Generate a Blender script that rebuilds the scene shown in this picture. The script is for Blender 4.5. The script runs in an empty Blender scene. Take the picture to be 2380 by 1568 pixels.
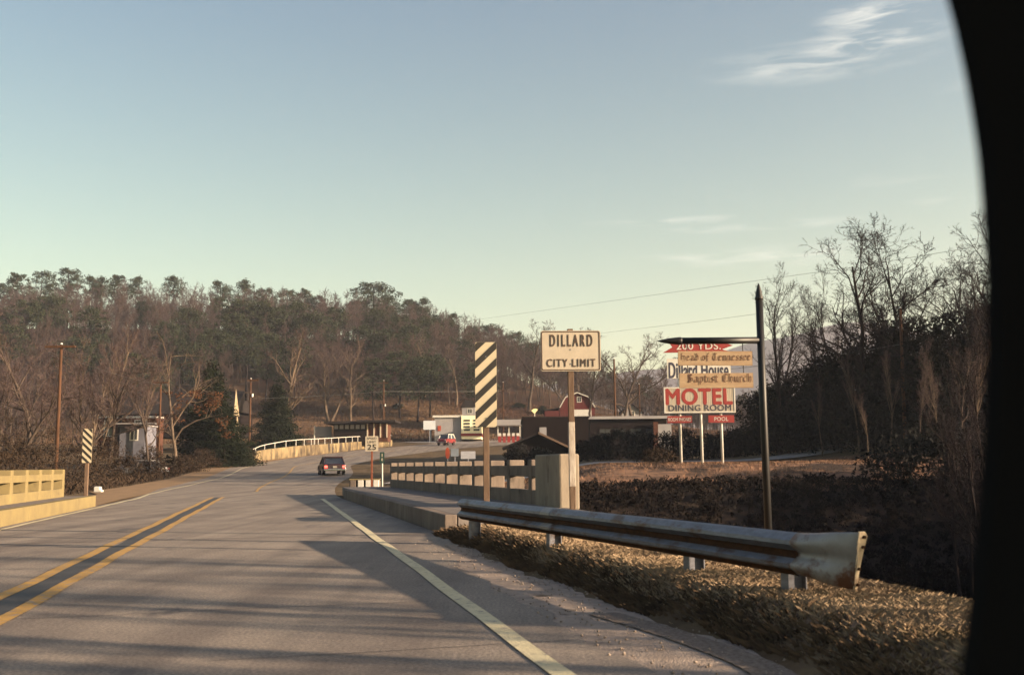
import bpy, bmesh, math, random
import numpy as np
from mathutils import Vector, Matrix

# ------------------------------------------------------------------ camera, sky, sun, exposure
scene = bpy.context.scene
COL = scene.collection
F, CX, CY = 2400.0, 1190.0, 784.0          # focal length and centre, measured on a 2380 px wide print
CAMZ = 1.2
PITCH = math.atan(295.0 / F)
ROLL = math.radians(0.5)

cam_d = bpy.data.cameras.new('camera')
cam = bpy.data.objects.new('camera', cam_d)
COL.objects.link(cam)
cam.matrix_world = (Matrix.Translation((0, 0, CAMZ)) @ Matrix.Rotation(math.pi / 2 + PITCH, 4, 'X')
                    @ Matrix.Rotation(-ROLL, 4, 'Z'))
cam_d.sensor_width = 36.0
cam_d.lens = 36.0 * F / 2380.0
cam_d.clip_start = 0.05
cam_d.clip_end = 6000
cam_d.dof.use_dof = True
cam_d.dof.focus_distance = 24.0
cam_d.dof.aperture_fstop = 3.0
scene.camera = cam

SUN_EL = math.radians(13.2)
SUN_AZ_BEHIND = math.radians(18)           # sun stands to the right and a little behind the viewer
sun_vec = Vector((math.cos(SUN_EL) * math.cos(SUN_AZ_BEHIND), -math.cos(SUN_EL) * math.sin(SUN_AZ_BEHIND), math.sin(SUN_EL)))
sd = bpy.data.lights.new('sun', 'SUN')
sd.energy = 5.0
sd.angle = math.radians(0.5)
sd.color = (1.0, 0.76, 0.52)
sun = bpy.data.objects.new('sun', sd)
COL.objects.link(sun)
sun.rotation_euler = sun_vec.to_track_quat('Z', 'Y').to_euler()

world = bpy.data.worlds.new('World')
scene.world = world
world.use_nodes = True
wn, wl = world.node_tree.nodes, world.node_tree.links
wn.clear()
w_out = wn.new('ShaderNodeOutputWorld')
w_bg = wn.new('ShaderNodeBackground')
sky = wn.new('ShaderNodeTexSky')
sky.sky_type = 'NISHITA'
sky.sun_disc = False
sky.sun_elevation = SUN_EL
sky.sun_rotation = math.atan2(sun_vec.x, sun_vec.y)
sky.air_density = 1.0
sky.dust_density = 2.2
sky.ozone_density = 1.0
w_bg.inputs['Strength'].default_value = 0.056
# a few thin high clouds
tc = wn.new('ShaderNodeTexCoord')
mp = wn.new('ShaderNodeMapping'); mp.inputs['Scale'].default_value = (2.0, 2.0, 13.0)
mp.inputs['Location'].default_value = (3.35, 1.0, 2.6)
nz = wn.new('ShaderNodeTexNoise'); nz.inputs['Scale'].default_value = 2.1; nz.inputs['Detail'].default_value = 6
nz.inputs['Roughness'].default_value = 0.52; nz.inputs['Distortion'].default_value = 0.35
cr = wn.new('ShaderNodeValToRGB'); cr.color_ramp.elements[0].position = 0.60; cr.color_ramp.elements[1].position = 0.90
cr.color_ramp.elements[1].color = (0.5, 0.5, 0.5, 1)
mx = wn.new('ShaderNodeMix'); mx.data_type = 'RGBA'
tint = wn.new('ShaderNodeMix'); tint.data_type = 'RGBA'; tint.blend_type = 'MULTIPLY'; tint.inputs['Factor'].default_value = 1.0
sep = wn.new('ShaderNodeSeparateXYZ'); hr = wn.new('ShaderNodeValToRGB')
hr.color_ramp.elements[0].position = 0.0; hr.color_ramp.elements[0].color = (1.80, 1.48, 0.76, 1)
hr.color_ramp.elements[1].position = 0.42; hr.color_ramp.elements[1].color = (.92, 1.0, .92, 1)
e_ = hr.color_ramp.elements.new(.14); e_.color = (1.36, 1.26, .83, 1)
z_ = hr.color_ramp.elements.new(.9); z_.color = (.95, .90, 1.05, 1)
wl.new(tc.outputs['Generated'], sep.inputs[0]); wl.new(sep.outputs['Z'], hr.inputs['Fac']); wl.new(hr.outputs['Color'], tint.inputs['B'])
mx.inputs['B'].default_value = (5.6, 5.5, 4.9, 1)
wl.new(tc.outputs['Generated'], mp.inputs['Vector']); wl.new(mp.outputs[0], nz.inputs['Vector'])
wl.new(nz.outputs['Fac'], cr.inputs['Fac'])
cmx = wn.new('ShaderNodeMapRange'); cmx.inputs['From Min'].default_value = .08; cmx.inputs['From Max'].default_value = .42   # the clouds stand to the east
cmul = wn.new('ShaderNodeMath'); cmul.operation = 'MULTIPLY'
wl.new(sep.outputs['X'], cmx.inputs['Value']); wl.new(cmx.outputs[0], cmul.inputs[0]); wl.new(cr.outputs['Color'], cmul.inputs[1]); 
def cloud_dir(px, py):
    a, b = (px - CX) / F, (CY - py) / F
    v = Vector((a, math.cos(PITCH) - b * math.sin(PITCH), math.sin(PITCH) + b * math.cos(PITCH))).normalized(); return v
def cloud_patch(px, py, sx, sz, amt):
    c = cloud_dir(px, py)
    sb = wn.new('ShaderNodeVectorMath'); sb.operation = 'SUBTRACT'; sb.inputs[1].default_value = c; wl.new(tc.outputs['Generated'], sb.inputs[0])
    sc_ = wn.new('ShaderNodeVectorMath'); sc_.operation = 'MULTIPLY'; sc_.inputs[1].default_value = (1 / sx, 1 / sx, 1 / sz); wl.new(sb.outputs[0], sc_.inputs[0])
    ln = wn.new('ShaderNodeVectorMath'); ln.operation = 'LENGTH'; wl.new(sc_.outputs[0], ln.inputs[0])
    mr = wn.new('ShaderNodeMapRange'); mr.inputs['From Min'].default_value = 1.0; mr.inputs['From Max'].default_value = 0.0; wl.new(ln.outputs['Value'], mr.inputs['Value'])
    n2 = wn.new('ShaderNodeTexNoise'); n2.inputs['Scale'].default_value = 9; n2.inputs['Detail'].default_value = 7; n2.inputs['Roughness'].default_value = .55; n2.inputs['Distortion'].default_value = .5
    wl.new(mp.outputs[0], n2.inputs['Vector'])
    r2 = wn.new('ShaderNodeMapRange'); r2.inputs['From Min'].default_value = .42; r2.inputs['From Max'].default_value = .66; wl.new(n2.outputs['Fac'], r2.inputs['Value'])
    m2 = wn.new('ShaderNodeMath'); m2.operation = 'MULTIPLY'; wl.new(mr.outputs[0], m2.inputs[0]); wl.new(r2.outputs[0], m2.inputs[1])
    m3 = wn.new('ShaderNodeMath'); m3.operation = 'MULTIPLY'; m3.inputs[1].default_value = amt; wl.new(m2.outputs[0], m3.inputs[0]); return m3.outputs[0]
tot_ = cmul.outputs[0]
for args_ in ((2035, 45, .055, .014, .95), (2050, 95, .08, .012, .7), (1900, 150, .12, .02, .5), (1560, 517, .09, .005, .5), (1760, 530, .12, .006, .45), (1800, 600, .16, .012, .5)):
    ad_ = wn.new('ShaderNodeMath'); ad_.operation = 'ADD'; ad_.use_clamp = True; wl.new(tot_, ad_.inputs[0]); wl.new(cloud_patch(*args_), ad_.inputs[1]); tot_ = ad_.outputs[0]
wl.new(tot_, mx.inputs['Factor'])
wl.new(sky.outputs[0], tint.inputs['A']); wl.new(tint.outputs['Result'], mx.inputs['A'])
wl.new(mx.outputs['Result'], w_bg.inputs['Color']); wl.new(w_bg.outputs[0], w_out.inputs['Surface'])

scene.view_settings.view_transform = 'Standard'
scene.view_settings.look = 'None'
scene.view_settings.gamma = 1.0
scene.view_settings.use_curve_mapping = False
scene.view_settings.exposure = 1.85
scene.render.engine = 'CYCLES'
scene.cycles.volume_bounces = 1
scene.cycles.transparent_max_bounces = 16

# ------------------------------------------------------------------ helpers
rng = np.random.default_rng(7)
random.seed(7)
cr_, sr_ = math.cos(ROLL), math.sin(ROLL)

def ray(px, py):
    a, b = (px - CX) / F, (CY - py) / F
    a, b = a * cr_ + b * sr_, -a * sr_ + b * cr_
    return a, math.cos(PITCH) - b * math.sin(PITCH), math.sin(PITCH) + b * math.cos(PITCH)
def at(px, py, Y):
    d = ray(px, py); k = Y / d[1]
    return Vector((d[0] * k, Y, CAMZ + d[2] * k))
def on_plane(px, py, z):
    d = ray(px, py); k = (z - CAMZ) / d[2]
    return Vector((d[0] * k, d[1] * k, z))
RA = math.radians(12.73)
RX, RY = -math.sin(RA), math.cos(RA)
def road(s, l, z=0.0):                       # s along the near road, l to its right
    return Vector((s * RX + l * RY, s * RY - l * RX, z))
def sl(X, Y):
    return X * RX + Y * RY, X * RY - Y * RX

ZRY = [-100, 50, 64, 80, 100, 110, 120, 150, 165, 185, 210, 260, 400, 900]
ZRZ = [0, 0, .05, .35, 1.15, 1.4, 1.8, 3.6, 4.3, 5.4, 6.5, 8, 11, 14]
def zr(Y): return np.interp(Y, ZRY, ZRZ)
def sm(x, a, b):
    t = np.clip((x - a) / (b - a), 0, 1); return t * t * (3 - 2 * t)
_ph = rng.uniform(0, 6.28, 24)
def wob(X, Y, sc):
    r = 0
    for i in range(6):
        a = i * 1.05 + .3; k = (1 + .37 * i) / sc
        r = r + np.sin((X * math.cos(a) + Y * math.sin(a)) * k + _ph[i]) / (1 + .4 * i)
    return r / 3
RIX = [-420, -200, -143, -85, -45, -20, 0, 25, 43, 60, 100, 250, 600]
RIZ = [33, 38, 39.5, 38, 35, 29.5, 23, 15, 11, 8, 6, 6, 6]
def LIN(s): return np.interp(s, [5, 12, 18], [3.05, 2.82, 2.68])   # inner edge of the grass verge
def height(X, Y):
    X = np.asarray(X, float); Y = np.asarray(Y, float)
    s, l = sl(X, Y)
    z = zr(Y) + 0 * X
    # wooded ridge
    hill = np.interp(X, RIX, RIZ) - 8
    z = z + hill * sm(Y, 195, 330) * (1 - .75 * sm(Y, 360, 520)) * 1.0
    z = z + 4 * sm(Y, 190, 235) * sm(-X, -60, 0)
    z = z + wob(X, Y, 18) * 1.2 * sm(Y, 215, 260)
    # creek hollow on the right
    mR = sm(l, 5.0, 8.6) * (1 - sm(Y, 37.5, 46)) * (1 - sm(X, 15, 25)) * sm(Y, -30, -10)
    z = z - (3.3 + .3 * wob(X, Y, 3)) * mR
    # far bank, motel sign stands on it
    z = z + 1.15 * sm(Y, 43, 56) * (1 - sm(Y, 75, 120)) * sm(X, -1.5, 6)
    # rising right side
    z = z + 4.5 * sm(X, 20, 45) * (1 - sm(Y, 120, 200))
    z = z + 1.6 * sm(X, 14, 28) * sm(Y, 55, 75) * (1 - sm(Y, 100, 170))
    # creek hollow on the left and below the bridge
    mL = sm(-l, 7.0, 10.5) * (1 - sm(s, 33, 45)) * sm(s, 6, 16)
    z = z - 2.9 * mL
    mB = sm(l, -8.5, -7.5) * (1 - sm(l, 5.6, 6.4)) * sm(s, 20.5, 24) * (1 - sm(s, 36, 39))
    z = z - 3.1 * np.clip(mB - mR - mL, 0, 1)
    # berm under the guard rail
    z = z + .245 * sm(l - LIN(s), 0, .6) * (1 - sm(l, 4.6, 5.6)) * (1 - sm(s, 16, 21))
    # left verge, lies lower than the road
    ctr = np.interp(Y, [r[1] for r in ROADC], [r[0] for r in ROADC])
    dl = ctr - X
    z = z - .9 * sm(dl, 9, 20) * sm(Y, 36, 50) * (1 - sm(Y, 90, 115))
    z = z - .045
    return z
ROADC = [(-12.05, 46), (-15.9, 64), (-19.2, 86), (-22.2, 105), (-22.0, 124), (-18.6, 138), (-14.2, 154), (-10.6, 165), (-3, 185), (9, 204), (40, 232)]
def onground(px, py, y0=5.0, y1=420.0):
    Y = y0
    while Y < y1:
        p = at(px, py, Y)
        if p.z <= float(height(p.x, p.y)): return p
        Y *= 1.004
    return at(px, py, y1)
def ppm(Y): return F / Y
def hz(x, y): return float(height(x, y))

def mesh_np(name, V, Fc, mat=None, parent=None, smooth=False):
    """mesh from vertex array and an (n,3) or (n,4) face array"""
    V = np.asarray(V, np.float32); Fc = np.asarray(Fc, np.int32)
    me = bpy.data.meshes.new(name)
    n, k = Fc.shape
    me.vertices.add(len(V)); me.vertices.foreach_set('co', V.ravel())
    me.loops.add(n * k); me.loops.foreach_set('vertex_index', Fc.ravel())
    me.polygons.add(n); me.polygons.foreach_set('loop_start', np.arange(0, n * k, k, dtype=np.int32))
    me.polygons.foreach_set('loop_total', np.full(n, k, np.int32))
    if smooth: me.polygons.foreach_set('use_smooth', np.ones(n, bool))
    me.update(calc_edges=True)
    if mat: me.materials.append(mat)
    return link(name, me, parent)
def link(name, me, parent=None):
    o = bpy.data.objects.new(name, me); COL.objects.link(o)
    if parent: o.parent = parent
    return o

class MB:
    def __init__(s): s.v = []; s.f = []
    def add(s, vs, fs, M=None):
        n = len(s.v)
        for v in vs:
            v = Vector(v); s.v.append(tuple(M @ v if M else v))
        s.f += [tuple(i + n for i in f) for f in fs]
        return s
    def box(s, c, d, M=None, rz=0.0, rx=0.0, ry=0.0):
        x, y, z = d[0] / 2, d[1] / 2, d[2] / 2
        vs = [(-x, -y, -z), (x, -y, -z), (x, y, -z), (-x, y, -z), (-x, -y, z), (x, -y, z), (x, y, z), (-x, y, z)]
        R = Matrix.Translation(c) @ Matrix.Rotation(rz, 4, 'Z') @ Matrix.Rotation(ry, 4, 'Y') @ Matrix.Rotation(rx, 4, 'X')
        if M: R = M @ R
        return s.add(vs, [(0, 3, 2, 1), (4, 5, 6, 7), (0, 1, 5, 4), (1, 2, 6, 5), (2, 3, 7, 6), (3, 0, 4, 7)], R)
    def prism(s, poly, y0, y1, M=None):        # polygon in XZ swept along Y
        n = len(poly)
        vs = [(p[0], y0, p[1]) for p in poly] + [(p[0], y1, p[1]) for p in poly]
        fs = [tuple(range(n)), tuple(range(2 * n - 1, n - 1, -1))] + [(i, i + n, (i + 1) % n + n, (i + 1) % n) for i in range(n)]
        return s.add(vs, fs, M)
    def tube(s, pts, rad, n=8, caps=True, M=None):
        pts = [Vector(p) for p in pts]
        if not hasattr(rad, '__len__'): rad = [rad] * len(pts)
        vs, fs = [], []
        for i, p in enumerate(pts):
            d = (pts[min(i + 1, len(pts) - 1)] - pts[max(i - 1, 0)]).normalized()
            a = d.orthogonal().normalized() if i == 0 else (a - d * a.dot(d)).normalized()
            b = d.cross(a)
            for k in range(n):
                t = 2 * math.pi * k / n
                vs.append(p + (a * math.cos(t) + b * math.sin(t)) * rad[i])
        for i in range(len(pts) - 1):
            for k in range(n):
                fs.append((i * n + k, i * n + (k + 1) % n, (i + 1) * n + (k + 1) % n, (i + 1) * n + k))
        if caps:
            fs.append(tuple(range(n - 1, -1, -1))); fs.append(tuple((len(pts) - 1) * n + k for k in range(n)))
        return s.add(vs, fs, M)
    def sweep(s, prof, frames, closed=False):
        """prof [(a,b)], frames [(origin, avec, bvec)]"""
        m = len(prof); vs = []; fs = []
        for o, A, B in frames:
            for a, b in prof: vs.append(Vector(o) + Vector(A) * a + Vector(B) * b)
        for i in range(len(frames) - 1):
            for k in range(m if closed else m - 1):
                fs.append((i * m + k, i * m + (k + 1) % m, (i + 1) * m + (k + 1) % m, (i + 1) * m + k))
        return s.add(vs, fs)
    def build(s, name, mat, parent=None, smooth=False, bevel=0.0):
        me = bpy.data.meshes.new(name)
        me.from_pydata(s.v, [], s.f); me.update()
        if smooth:
            for p in me.polygons: p.use_smooth = True
        if mat: me.materials.append(mat)
        o = link(name, me, parent)
        if bevel:
            b = o.modifiers.new('bevel', 'BEVEL'); b.width = bevel; b.segments = 2; b.limit_method = 'ANGLE'
        return o

def tag(o, label=None, cat=None, group=None, kind=None):
    if label: o['label'] = label
    if cat: o['category'] = cat
    if group: o['group'] = group
    if kind: o['kind'] = kind
    return o
def thing(name, label, cat, loc=(0, 0, 0), rz=0.0, group=None):
    o = bpy.data.objects.new(name, None); COL.objects.link(o)
    o.location = loc; o.rotation_euler = (0, 0, rz); o.empty_display_size = .3
    return tag(o, label, cat, group)
def kids(o): return [c for c in bpy.data.objects if c.parent == o]
def copy_tree(o, parent=None, children=None):
    c = o.copy(); COL.objects.link(c); c.parent = parent
    for ch in kids(o): copy_tree(ch, c)
    return c

# ------------------------------------------------------------------ materials
def mat(name, c1, c2=None, scale=5.0, rough=.8, metal=0.0, bump=0.0, bscale=None, c3=None, c3amt=(.62, .72), c3scale=1.2, detail=6, spec=.5, stretch=None, coord='Object', trans=None):
    m = bpy.data.materials.new(name); m.use_nodes = True
    N, L = m.node_tree.nodes, m.node_tree.links
    b = N['Principled BSDF']
    b.inputs['Roughness'].default_value = rough; b.inputs['Metallic'].default_value = metal
    if rough >= .85 and spec == .5: spec = .08
    b.inputs['Specular IOR Level'].default_value = spec
    b.inputs['Base Color'].default_value = (*c1, 1)
    t = N.new('ShaderNodeTexCoord'); mpn = N.new('ShaderNodeMapping')
    if stretch: mpn.inputs['Scale'].default_value = stretch
    L.new(t.outputs[coord], mpn.inputs['Vector'])
    cur = None
    if c2 is not None:
        n = N.new('ShaderNodeTexNoise'); n.inputs['Scale'].default_value = scale; n.inputs['Detail'].default_value = detail
        n.inputs['Roughness'].default_value = .62
        L.new(mpn.outputs[0], n.inputs['Vector'])
        r = N.new('ShaderNodeValToRGB'); r.color_ramp.elements[0].position = .34; r.color_ramp.elements[1].position = .66
        r.color_ramp.elements[0].color = (*c1, 1); r.color_ramp.elements[1].color = (*c2, 1)
        L.new(n.outputs['Fac'], r.inputs['Fac']); cur = r.outputs['Color']
    if c3 is not None:
        n = N.new('ShaderNodeTexNoise'); n.inputs['Scale'].default_value = c3scale; n.inputs['Detail'].default_value = 8
        n.inputs['Roughness'].default_value = .68
        L.new(mpn.outputs[0], n.inputs['Vector'])
        r = N.new('ShaderNodeValToRGB'); r.color_ramp.elements[0].position = c3amt[0]; r.color_ramp.elements[1].position = c3amt[1]
        L.new(n.outputs['Fac'], r.inputs['Fac'])
        mixn = N.new('ShaderNodeMix'); mixn.data_type = 'RGBA'
        L.new(r.outputs['Color'], mixn.inputs['Factor'])
        if cur: L.new(cur, mixn.inputs['A'])
        else: mixn.inputs['A'].default_value = (*c1, 1)
        mixn.inputs['B'].default_value = (*c3, 1); cur = mixn.outputs['Result']
    if cur: L.new(cur, b.inputs['Base Color'])
    if bump:
        n = N.new('ShaderNodeTexNoise'); n.inputs['Scale'].default_value = bscale or scale * 4; n.inputs['Detail'].default_value = 6
        L.new(mpn.outputs[0], n.inputs['Vector'])
        bp = N.new('ShaderNodeBump'); bp.inputs['Strength'].default_value = bump; bp.inputs['Distance'].default_value = .02
        L.new(n.outputs['Fac'], bp.inputs['Height']); L.new(bp.outputs[0], b.inputs['Normal'])
    return m

M = {}
M['soil'] = mat('dry_grass_ground', (0.08288, 0.05419, 0.03188), (0.1339, 0.09563, 0.05419), 2.2, .95, bump=.5, bscale=9, c3=(0.04462, 0.03188, 0.0204), c3scale=.35, c3amt=(.5, .66))
M['gravel'] = mat('sandy_gravel', (0.3312, 0.2668, 0.2208), (0.23, 0.184, 0.1518), 7, .95, bump=.7, bscale=60, c3=(0.092, 0.07176, 0.0552), c3scale=1.6, c3amt=(.58, .66))
M['pave'] = mat('far_paving', (0.2125, 0.187, 0.1785), (0.2805, 0.255, 0.238), .25, .9)
M['kerb'] = mat('weathered_concrete', (0.1875, 0.1473, 0.07142), (0.1473, 0.1161, 0.0625), 1.6, .9, bump=.35, bscale=30, c3=(0.09821, 0.08035, 0.05357), c3scale=2.4, c3amt=(.6, .74))
M['concrete'] = mat('grey_concrete', (0.18, 0.144, 0.1188), (0.108, 0.0864, 0.0756), 2.2, .9, bump=.3, bscale=30, c3=(0.06221, 0.05184, 0.04406), c3scale=1.8, c3amt=(.58, .72), stretch=(1, 1, .45))
M['pillar'] = mat('stained_pillar_concrete', (0.2376, 0.198, 0.1548), (0.1728, 0.144, 0.1152), 2.2, .9, bump=.3, bscale=30, c3=(0.072, 0.0576, 0.0504), c3scale=1.8, c3amt=(.58, .72), stretch=(1, 1, .45))
M['walk'] = mat('sidewalk_concrete', (0.18, 0.1584, 0.144), (0.1296, 0.1116, 0.1044), 3, .92, bump=.3, bscale=40)
M['steel'] = mat('galvanised_steel', (.17, .175, .205), (.10, .10, .12), 9, .5, metal=.35, bump=.06, bscale=40, c3=(.075, .036, .02), c3scale=2.2, c3amt=(.53, .63), stretch=(1, 1, 3))
M['rust'] = mat('rusty_steel', (.075, .034, .017), (.035, .018, .011), 12, .85, metal=.1, bump=.2)
M['plate'] = mat('pale_painted_end_plate', (0.27, 0.2538, 0.243), (0.1944, 0.1728, 0.162), 5, .55, metal=.2, c3=(.10, .035, .015), c3scale=3.2, c3amt=(.53, .64))
M['cream'] = mat('cream_reflective_sheet', (0.4284, 0.3672, 0.257), (0.3794, 0.3244, 0.2326), 6, .6, c3=(0.2754, 0.2203, 0.153), c3scale=9, c3amt=(.68, .8))
M['signwhite'] = mat('faded_white_sign_paint', (0.39, 0.3354, 0.2652), (0.3432, 0.2964, 0.234), 5, .6, c3=(0.2785, 0.2254, 0.1724), c3scale=7, c3amt=(.68, .8))
M['black'] = mat('black_paint', (0.01296, 0.01152, 0.0108), (0.0216, 0.01872, 0.01728), 8, .55)
M['brownpaint'] = mat('dark_brown_lettering', (0.0432, 0.02736, 0.0216), (0.072, 0.0432, 0.0324), 10, .7)
M['post'] = mat('weathered_wood_post', (0.1498, 0.1037, 0.07488), (0.09792, 0.06336, 0.04608), 4, .9, bump=.4, bscale=30, stretch=(6, 6, 1))
M['postwhite'] = mat('worn_white_post_paint', (0.4464, 0.396, 0.3456), (0.2448, 0.1944, 0.1584), 5, .85, bump=.3, stretch=(4, 4, 1))
M['pole'] = mat('creosoted_pole_wood', (0.08568, 0.04284, 0.0252), (0.04032, 0.02268, 0.01512), 2.5, .9, bump=.3, stretch=(5, 5, .6))
M['whitepaint'] = mat('white_paint', (0.4896, 0.476, 0.4488), (0.408, 0.3876, 0.3536), 3, .6)
M['ironblack'] = mat('black_iron_paint', (.006, .006, .007), (.010, .009, .009), 6, .5, spec=.35)
M['signred'] = mat('red_sign_enamel', (0.216, 0.01584, 0.0144), (0.18, 0.0144, 0.01296), 6, .5)
M['signdark'] = mat('navy_black_sign_enamel', (0.0216, 0.0216, 0.0432), (0.0324, 0.0288, 0.0504), 6, .5)
M['board'] = mat('varnished_pine_board', (0.3312, 0.2376, 0.144), (0.2592, 0.1656, 0.0936), 2.2, .6, bump=.15, c3=(0.216, 0.108, 0.0504), c3scale=5, c3amt=(.58, .75), stretch=(1, 1, 7))
M['boardink'] = mat('dark_burnt_lettering', (0.072, 0.0324, 0.0216), (0.1152, 0.0504, 0.0288), 14, .8)
M['brick'] = mat('red_brown_brick', (0.0828, 0.03744, 0.02592), (0.0576, 0.02736, 0.02016), 3, .9, bump=.2)
M['darkbrick'] = mat('dark_shaded_brick', (0.01152, 0.0072, 0.0072), (0.00864, 0.00648, 0.00648), 3, .9)  # near-black brick; the store's shade is put into the base colour
M['roof'] = mat('dark_shingle_roof', (0.01584, 0.01368, 0.0144), (0.02448, 0.02016, 0.02016), 3, .9)
M['stone'] = mat('rough_stone_wall', (0.2376, 0.18, 0.1008), (0.0576, 0.0432, 0.0324), .9, .95, bump=.8, bscale=6, c3=(0.036, 0.0288, 0.0252), c3scale=.55, c3amt=(.5, .6), stretch=(1.2, 1.2, .35))
M['glass'] = mat('dark_window_glass', (0.03, 0.035, 0.045), None, rough=.12, spec=.8)
M['greybuild'] = mat('pale_grey_wall_paint', (0.2318, 0.2218, 0.2268), (0.1915, 0.1814, 0.1915), 1, .8)
M['dimwhite'] = mat('shade_tinted_white_boards', (.14, .14, .17), (.09, .09, .115), 1, .85)  # kiosk white dimmed and blued: its shade is in the colour
M['steeple'] = mat('pale_tan_boards', (0.2592, 0.2016, 0.1296), (0.1872, 0.144, 0.0936), 2, .8)
M['straw'] = mat('matted_dead_grass', (.26, .18, .12), (.14, .095, .064), 34, .95, bump=1.0, bscale=70, c3=(0.0855, 0.0627, 0.0399), c3scale=2.2, c3amt=(.48, .62))
M['bankgrass'] = mat('reddish_bank_grass', (0.243, 0.1395, 0.09), (0.144, 0.0855, 0.0585), .8, .95, c3=(0.045, 0.0324, 0.027), c3scale=.35, c3amt=(.46, .56))
M['barnred'] = mat('barn_red_boards', (0.0864, 0.01872, 0.01728), (0.0576, 0.0144, 0.0144), 1.4, .85, stretch=(6, 6, .5))
M['bark'] = mat('grey_bark', (0.0744, 0.05704, 0.04712), (0.04216, 0.03075, 0.02579), 3, .95, bump=.3, stretch=(3, 3, .7))
M['palebark'] = mat('pale_sycamore_bark', (0.1205, 0.08928, 0.06696), (0.05803, 0.04241, 0.03125), 1.2, .9, bump=.2)
M['twig'] = mat('brown_twigs', (0.0748, 0.051, 0.0493), (0.051, 0.03655, 0.0374), 1.5, .95)
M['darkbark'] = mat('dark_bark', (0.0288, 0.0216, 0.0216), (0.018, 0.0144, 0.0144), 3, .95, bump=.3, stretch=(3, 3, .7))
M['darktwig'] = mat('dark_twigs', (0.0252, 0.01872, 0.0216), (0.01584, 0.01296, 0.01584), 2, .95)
M['pine'] = mat('pine_needles', (0.0187, 0.0255, 0.0153), (0.0357, 0.0408, 0.0238), 1.2, .9)
M['cedar'] = mat('cedar_foliage', (0.00576, 0.00936, 0.00504), (0.01296, 0.01656, 0.00864), 2.0, .9)
M['rustleaf'] = mat('dry_oak_leaves', (0.0756, 0.03276, 0.01512), (0.0504, 0.02268, 0.01109), 2.0, .9)
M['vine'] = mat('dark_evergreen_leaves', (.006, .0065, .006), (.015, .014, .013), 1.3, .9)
M['brush'] = mat('brown_brush', (0.02052, 0.01404, 0.0108), (0.0378, 0.02538, 0.01728), .5, .95)
M['grass'] = mat('dry_grass_blades', (.34, .25, .165), (.21, .15, .10), 1.6, .9, c3=(0.1045, 0.0779, 0.0475), c3scale=.9, c3amt=(.54, .64))
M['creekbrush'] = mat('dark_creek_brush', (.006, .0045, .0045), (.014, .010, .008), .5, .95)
M['litter'] = mat('leaf_litter_slope', (0.07331, 0.03952, 0.02678), (0.04781, 0.02869, 0.0204), .12, .95, c3=(0.1084, 0.06694, 0.04144), c3scale=.03, c3amt=(.45, .6))
M['tyre'] = mat('tyre_rubber', (0.015, 0.014, 0.014), None, rough=.85)
M['chrome'] = mat('chrome', (0.5, 0.5, 0.52), None, rough=.25, metal=1.0)
M['carmaroon'] = mat('dark_maroon_car_paint', (0.0324, 0.00864, 0.01008), (0.0396, 0.0108, 0.01152), 3, .28, spec=.6)
M['carred'] = mat('red_car_paint', (0.144, 0.01152, 0.01152), (0.1224, 0.01008, 0.01008), 3, .35, spec=.5)
M['carwhite'] = mat('white_car_roof_paint', (0.4896, 0.4752, 0.432), None, rough=.35)
M['orange'] = mat('orange_red_enamel', (0.3024, 0.0504, 0.018), (0.2448, 0.036, 0.0144), 3, .5)
M['green'] = mat('green_sign_sheet', (0.0072, 0.0288, 0.02448), (0.00864, 0.0324, 0.02592), 5, .55)
M['vinyl'] = mat('black_vinyl_trim', (0.004, 0.0038, 0.004), None, rough=.9, spec=.15)
M['wire'] = mat('black_wire', (0.0144, 0.0144, 0.01584), None, rough=.6)
M['insul'] = mat('white_glass_insulator', (0.504, 0.504, 0.4896), None, rough=.2)
def emis(name, c, s, base):
    m = mat(name, base, None, rough=.3); b = m.node_tree.nodes['Principled BSDF']
    b.inputs['Emission Color'].default_value = (*c, 1); b.inputs['Emission Strength'].default_value = s; return m
M['taillamp'] = emis('lit_red_tail_lamp', (1, .08, .05), 1.6, (.5, .03, .02))

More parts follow.
